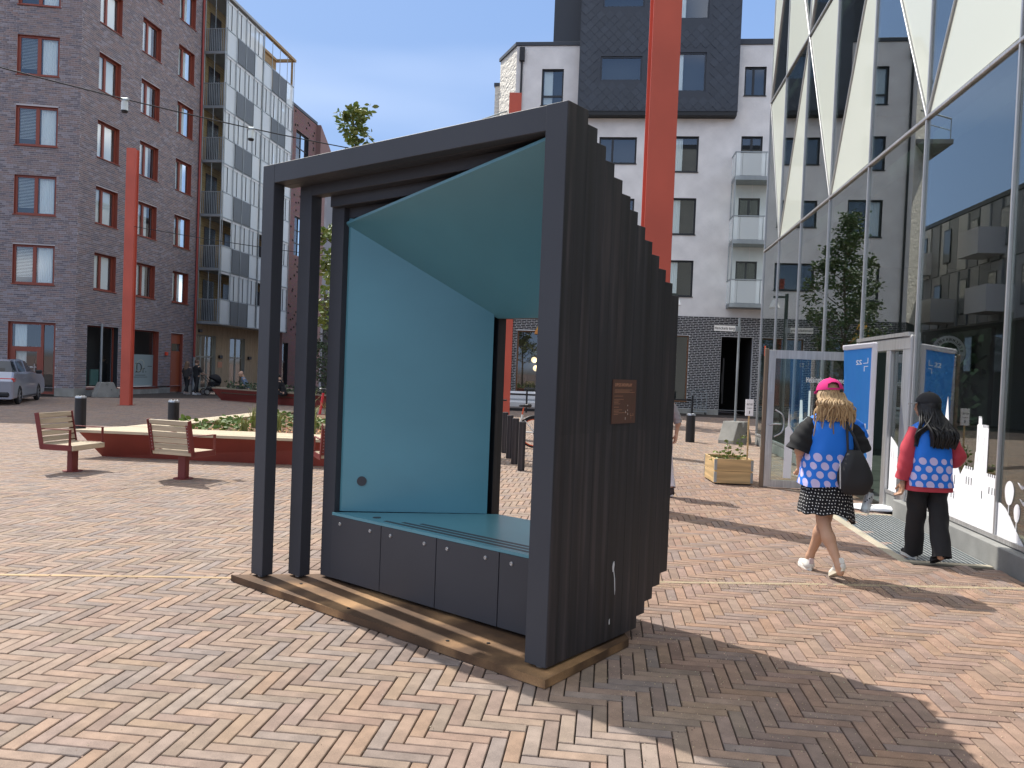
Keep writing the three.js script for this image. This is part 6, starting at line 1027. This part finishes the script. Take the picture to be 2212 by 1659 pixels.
// ---- simpler figures farther off
function figure(label, x, z, turn, o) {
  const { h = 1.7, sit = 0, top, legs, hair, sk = lin(.5, .3, .2), shoes = lin(.5, .5, .5), long = 0, bald = 0, shorts = 0 } = o;
  const w = thing('person', label, 'person', [x, o.y || 0, z], turn), S = h / 1.7, m = skin(sk);
  const hipY = sit ? .50 : .90, K = sit ? [[-.1, .50, -.42], [.1, .50, -.42]] : [[-.09, .49, -.10], [.1, .49, .06]], A = sit ? [[-.12, .08, -.40], [.12, .08, -.48]] : [[-.08, .08, -.16], [.09, .10, .24]];
  const ln = sit ? -.16 : -.0, ch = [0, hipY + .36, ln], nk = [0, hipY + .50, ln * 1.4], hd = [0, hipY + .65, ln * 1.7 - .02];
  const hands = o.hands || [[-.22, hipY + .0, -.1], [.22, hipY + .0, .06]], elb = o.elbows || [[-.25, hipY + .17, .02], [.25, hipY + .17, .04]];
  const B = [[[0, hipY, 0], ch, .10, .11], [[-.14, hipY + .42, ln], [.14, hipY + .42, ln], .06, .06], [ch, nk, .06, .05]];
  for (const s of [0, 1]) { const q = s ? .09 : -.09; B.push([[q, hipY, 0], K[s], .085, .055], [K[s], A[s], .052, .034], [[s ? .17 : -.17, hipY + .42, ln], elb[s], .045, .038], [elb[s], hands[s], .036, .025]); }
  const g = [boneMesh(B, .018, .035), headGeo(hd, 0, o.look || 0)]; for (const s of [0, 1]) { const d = V(...hands[s]).sub(V(...elb[s])); g.push(boneMesh(handBones(hands[s], [d.x, d.y, d.z], [0, 0, -1], .6), .007, .012)); }
  g.forEach(q => q.scale(S, S, S)); M('body', g, m, w);
  const C = (a) => { a.scale(S, S, S); return a; };
  M('shirt', [C(loft([[hipY - .02, 0, 0, .165, .125], [hipY + .2, 0, ln * .5, .16, .12], [hipY + .38, 0, ln, .18, .115], [hipY + .47, 0, ln * 1.2, .14, .09], [hipY + .52, 0, ln * 1.3, .06, .06]], { fold: .02, seg: 28, sub: 4 })), ...[0, 1].map(s => C(sleeve([[s ? .14 : -.14, hipY + .43, ln], V(...elb[s]).lerp(V(s ? .17 : -.17, hipY + .42, ln), .35).toArray(), o.longSleeve ? hands[s] : elb[s]], [.07, .068, .06], { n: 12 })))], cloth(top), w, true);
  M('trousers', [C(loft([[hipY - .10, 0, 0, .12, .1], [hipY - .04, 0, 0, .165, .125], [hipY + .04, 0, 0, .155, .12]], { seg: 24, sub: 3 })), ...[0, 1].map(s => C(sleeve([[s ? .085 : -.085, hipY - .03, 0], K[s], V(...A[s]).add(V(0, .04, 0)).toArray()], [.098, .075, .062], { n: 14 })))], cloth(legs), w, true);
  for (const s of [0, 1]) { const a = A[s].map(v => v * S); shoe(w, [a[0], Math.max(0, a[1] - .08 * S), a[2] + .04], [a[0], 0, a[2] - .18], 0, [std(lin(.6, .6, .58), .7), std(shoes, .7)]); }
  if (!bald) { const hg = [T(new THREE.SphereGeometry(.104, 20, 14, 0, 6.283, 0, 1.75), hd[0], hd[1] + .03, hd[2] + .02, .35)]; if (long) for (let i = 0; i < 60; i++) { const a = rr(-.2, 3.3); hg.push(tube([V(Math.cos(a) * .095, hd[1] + .05, hd[2] + .02 + Math.sin(a) * .09), V(Math.cos(a) * .12, hd[1] - .1, hd[2] + .03 + Math.sin(a) * .1), V(Math.cos(a) * .11, hd[1] - .26 - rnd() * .06, hd[2] + .06 + Math.sin(a) * .1)], .012, 6, 4)); } hg.forEach(q => q.scale(S, S, S)); M('hair', hg, std(hair, .6), w); }
  return w;
}
figure('bearded man in black shirt pushing a stroller past the timber doors', -14.2, -36.1, -.45, { h: 1.6, top: lin(.012, .012, .014), legs: lin(.015, .015, .017), hair: lin(.10, .05, .03), shoes: lin(.5, .5, .5), hands: [[-.12, 1.0, -.38], [.16, 1.0, -.38]], elbows: [[-.24, 1.08, -.08], [.26, 1.08, -.08]] });
figure('long haired woman in dark clothes walking beside the man with stroller', -14.75, -36.4, -.3, { h: 1.52, top: lin(.05, .045, .045), legs: lin(.02, .02, .022), hair: lin(.20, .12, .07), long: 1, longSleeve: 1, shoes: lin(.4, .3, .26) });
figure('bald man in grey blue shirt sitting by the far planter', -10.85, -33.0, 1.9, { h: 1.6, sit: 1, bald: 1, y: .0, top: lin(.12, .16, .22), legs: lin(.03, .03, .035), look: -.4, hands: [[-.1, .66, -.4], [.1, .66, -.4]], elbows: [[-.24, .66, -.1], [.24, .66, -.1]] });
figure('person in black sitting hunched on the far planter edge', -8.55, -30.15, 1.5, { h: 1.6, sit: 1, top: lin(.012, .012, .014), legs: lin(.015, .015, .017), hair: lin(.02, .016, .012), look: -.7, hands: [[-.06, .55, -.42], [.06, .55, -.42]], elbows: [[-.24, .66, -.18], [.24, .66, -.18]] });
figure('person in pale trousers standing hidden behind the pavilion, one foot showing', 2.12, -11.3, .25, { h: 1.62, top: lin(.3, .3, .32), legs: lin(.6, .58, .62), hair: lin(.1, .07, .05), shoes: lin(.04, .03, .03) });
// ---- stroller
{
  const s = thing('stroller', 'black baby stroller pushed along the timber ground floor', 'stroller', [-13.65, 0, -36.5], -.9), bm = MAT.blackMetal, fab = cloth(lin(.012, .012, .014));
  for (const x of [-.26, .26]) for (const [z, r] of [[.28, .15], [-.34, .11]]) { const wl = sub('wheel', s, [x, r, z]); M('tyre', T(new THREE.TorusGeometry(r - .02, .022, 8, 24), 0, 0, 0, 0, Math.PI / 2), MAT.rubber, wl); M('hub', T(new THREE.CylinderGeometry(r * .6, r * .6, .02, 16), 0, 0, 0, 0, 0, Math.PI / 2), MAT.steel, wl); }
  M('frame', [...[-.24, .24].flatMap(x => [bar(V(x, .15, .28), V(x, .62, -.1), .014), bar(V(x, .12, -.34), V(x, .9, .42), .014)]), bar(V(-.24, .9, .42), V(.24, .9, .42), .018), bar(V(-.24, .3, -.12), V(.24, .3, -.12), .012)], bm, s);
  M('seat', bx(-.2, .42, -.34, .2, .62, .12, .05), fab, s); M('basket', bx(-.2, .2, -.25, .2, .34, .22, .03), fab, s);
  const hd = new THREE.SphereGeometry(.3, 24, 14, 0, Math.PI * 2, 0, 1.5); M('hood', T(hd, 0, .66, -.12, -.5), fab, s);
}
// ---- car
{
  const c = thing('parked_car', 'silver grey hatchback car parked at the left edge before the brick building', 'car', [-15.4, 0, -25.15]);
  // local x forward along the wheels (0 = rear axle), z to the car's right
  const dx = -16.3 + 15.4, dz = -27.66 + 25.15, L = Math.hypot(dx, dz); c.rotation.y = Math.atan2(-dz, dx);
  const wb = L, paint = phys(lin(.36, .38, .44), .3, { metalness: .45, clearcoat: 1, clearcoatRoughness: .05 }), W = 1.66, arch = (x) => { const o = []; for (let i = 0; i <= 10; i++) { const a = Math.PI * (1 - i / 10); o.push([x + .34 * Math.cos(a), .28 + .34 * Math.sin(a)]); } return o; };
  // side outline, right side of the car lies at z = 0 and the body extends to -W (away)
  const side = [[-.78, .32], [-.82, .55], [-.80, .80], [-.74, .92], [wb + .62, .90], [wb + .86, .74], [wb + .92, .50], [wb + .84, .26], ...arch(wb).reverse().map(p => p), ...arch(0).reverse(), [-.5, .24]];
  const body = ext([[-.78, .26], [-.34, .26], ...arch(0), [.36, .22], [wb - .36, .22], ...arch(wb), [wb + .4, .26], [wb + .86, .28], [wb + .94, .5], [wb + .84, .72], [wb + .5, .86], [wb * .62, .93], [-.72, .95], [-.82, .72]], W - .14, .07);
  const b = M('body', T(body, 0, 0, -W + .07), paint, c);
  const gl = (y0, y1, x0, x1, X0, X1, i0, i1) => { const g = new THREE.BufferGeometry(), p = [[x0, y0, -i0], [x1, y0, -i0], [X1, y1, -i1], [X0, y1, -i1], [x0, y0, -W + i0], [x1, y0, -W + i0], [X1, y1, -W + i1], [X0, y1, -W + i1]], q = [[0, 1, 2, 3], [5, 4, 7, 6], [4, 0, 3, 7], [1, 5, 6, 2], [3, 2, 6, 7]], a = []; for (const f of q) for (const k of [0, 1, 2, 0, 2, 3]) a.push(...p[f[k]]); g.setAttribute('position', new THREE.Float32BufferAttribute(a, 3)); g.computeVertexNormals(); return g; };
  M('roof', [gl(1.34, 1.40, -.42, wb * .56, -.28, wb * .44, .2, .3)], paint, c); M('cabin_glass', gl(.93, 1.342, -.66, wb * .86, -.42, wb * .56, .06, .2), phys(lin(.03, .035, .04), .05, { ior: 1.8 }), c);
  for (const x of [.02, wb * .40]) M('pillar', T(bx(-.03, 0, -.01, .03, .45, .012), x, .93, -.055, -.32), paint, c);
  for (const [x, n] of [[0, 'wheel'], [wb, 'wheel']]) for (const z of [-.06, -W + .06]) { const w = sub(n, c, [x, .30, z]); M('tyre', T(new THREE.TorusGeometry(.235, .07, 12, 32)), MAT.rubber, w); M('rim', [T(new THREE.CylinderGeometry(.19, .19, .1, 28, 1, true), 0, 0, 0, Math.PI / 2), ...[0, 1, 2, 3, 4, 5, 6].map(i => T(bx(-.022, 0, .02, .022, .19, .05), 0, 0, 0, 0, 0, i * .8976))], MAT.steel, w); M('brake_disc', T(new THREE.CylinderGeometry(.15, .15, .02, 20), 0, 0, 0, Math.PI / 2), MAT.blackMetal, w); }
  M('tail_light', bx(-.86, .70, -.42, -.6, .85, .012, .03), phys(lin(.5, .012, .012), .2, { clearcoat: 1 }), c); M('tail_light', bx(-.86, .70, -W - .012, -.6, .85, -W + .42, .03), phys(lin(.5, .012, .012), .2, { clearcoat: 1 }), c);
  M('reflector', bx(-.85, .38, -.3, -.8, .42, -.05), std(lin(.5, .03, .02), .3), c); M('mirror', bx(wb * .74, .93, .02, wb * .80, 1.06, .2, .03), MAT.blackMetal, c); for (const x of [.35, wb * .52]) M('door_handle', bx(x, .80, .0, x + .16, .825, .02, .006), paint, c); M('sill', bx(.36, .2, -.03, wb - .36, .26, .012), MAT.blackMetal, c);
  M('bumper', bx(-.9, .25, -W + .1, -.74, .42, -.1, .05), MAT.blackMetal, c); M('rear_window', T(bx(-.01, 0, -W + .3, .01, .36, -.3), -.66, .95, 0, 0, 0, -.62), phys(lin(.02, .022, .025), .05), c);
}
// ---- city bike behind the pavilion
{
  const b = thing('city_bike', 'white city bike with orange rimmed wheels seen through the pavilion', 'bicycle', [.52, 0, -17.4], .05), wm = std(lin(.62, .62, .60), .4);
  for (const x of [0, -1.08]) { const w = sub('wheel', b, [x, .34, 0]); M('tyre', T(new THREE.TorusGeometry(.315, .02, 8, 40)), MAT.rubber, w); M('rim', T(new THREE.TorusGeometry(.288, .013, 8, 40)), std(lin(.62, .10, .03), .4), w); M('hub', T(new THREE.CylinderGeometry(.04, .04, .08, 14), 0, 0, 0, Math.PI / 2), MAT.blackMetal, w); const sp = []; for (let i = 0; i < 10; i++) sp.push(bar(V(0, 0, 0), V(.28 * Math.cos(i * .628), .28 * Math.sin(i * .628), 0), .002, 4)); M('spokes', sp, MAT.steel, w).userData.kind = 'stuff'; M('mudguard', T(new THREE.TorusGeometry(.355, .022, 6, 24, 2.2), 0, 0, 0, 0, 0, .6), x ? wm : MAT.blackMetal, w); }
  M('frame', [tube([V(0, .34, .03), V(-.35, .33, .0), V(-.36, .30, 0)], .018, 10), bar(V(-.36, .3, 0), V(-.27, .72, 0), .022), tube([V(-.36, .32, 0), V(-.62, .36, 0), V(-.86, .72, 0)], .03, 14), bar(V(-.85, .68, 0), V(-1.08, .34, .03), .018), bar(V(-.27, .66, 0), V(0, .34, .03), .014)], wm, b);
  M('seat_post', bar(V(-.28, .7, 0), V(-.25, .88, 0), .014), std(lin(.62, .10, .03), .4), b); M('saddle', boneMesh([[[-.12, .92, 0], [-.34, .91, 0], .04, .02], [[-.12, .92, -.05], [-.16, .92, .05], .04, .04]], .008, .03), MAT.blackMetal, b);
  M('handlebar', [bar(V(-.86, .7, 0), V(-.82, 1.02, 0), .015), tube([V(-.70, 1.03, -.3), V(-.80, 1.04, -.2), V(-.84, 1.03, 0), V(-.80, 1.04, .2), V(-.70, 1.03, .3)], .013, 20)], wm, b); M('grip', [bar(V(-.64, 1.03, .31), V(-.72, 1.03, .29), .018)], MAT.rubber, b); M('crank', [bar(V(-.36, .3, .05), V(-.28, .17, .09), .01), bx(-.32, .15, .08, -.24, .17, .16)], MAT.blackMetal, b);
}
// ---- electric scooter standing behind the near planter
{
  const s = thing('electric_scooter', 'red stemmed electric scooter parked behind the near planter', 'scooter', [-4.62, 0, -20.0], .6), r = std(lin(.62, .03, .04), .45);
  M('deck', bx(-.15, .12, -.08, .7, .17, .08, .02), MAT.blackMetal, s); M('stem', bar(V(-.18, .2, 0), V(-.08, .92, 0), .032), r, s); M('stem_top', bar(V(-.08, .92, 0), V(-.06, 1.02, 0), .028), MAT.blackMetal, s); M('handlebar', bar(V(-.06, 1.02, -.27), V(-.06, 1.02, .27), .015), MAT.blackMetal, s); for (const z of [-.27, .2]) M('grip', bar(V(-.06, 1.02, z), V(-.06, 1.02, z + .1), .02), std(lin(.5, .5, .48), .6), s);
  for (const x of [-.22, .74]) { const w = sub('wheel', s, [x, .11, 0]); M('tyre', T(new THREE.TorusGeometry(.085, .028, 8, 24)), MAT.rubber, w); M('hub', T(new THREE.CylinderGeometry(.06, .06, .04, 16), 0, 0, 0, Math.PI / 2), MAT.steel, w); }
}
renderer.render(scene, camera);
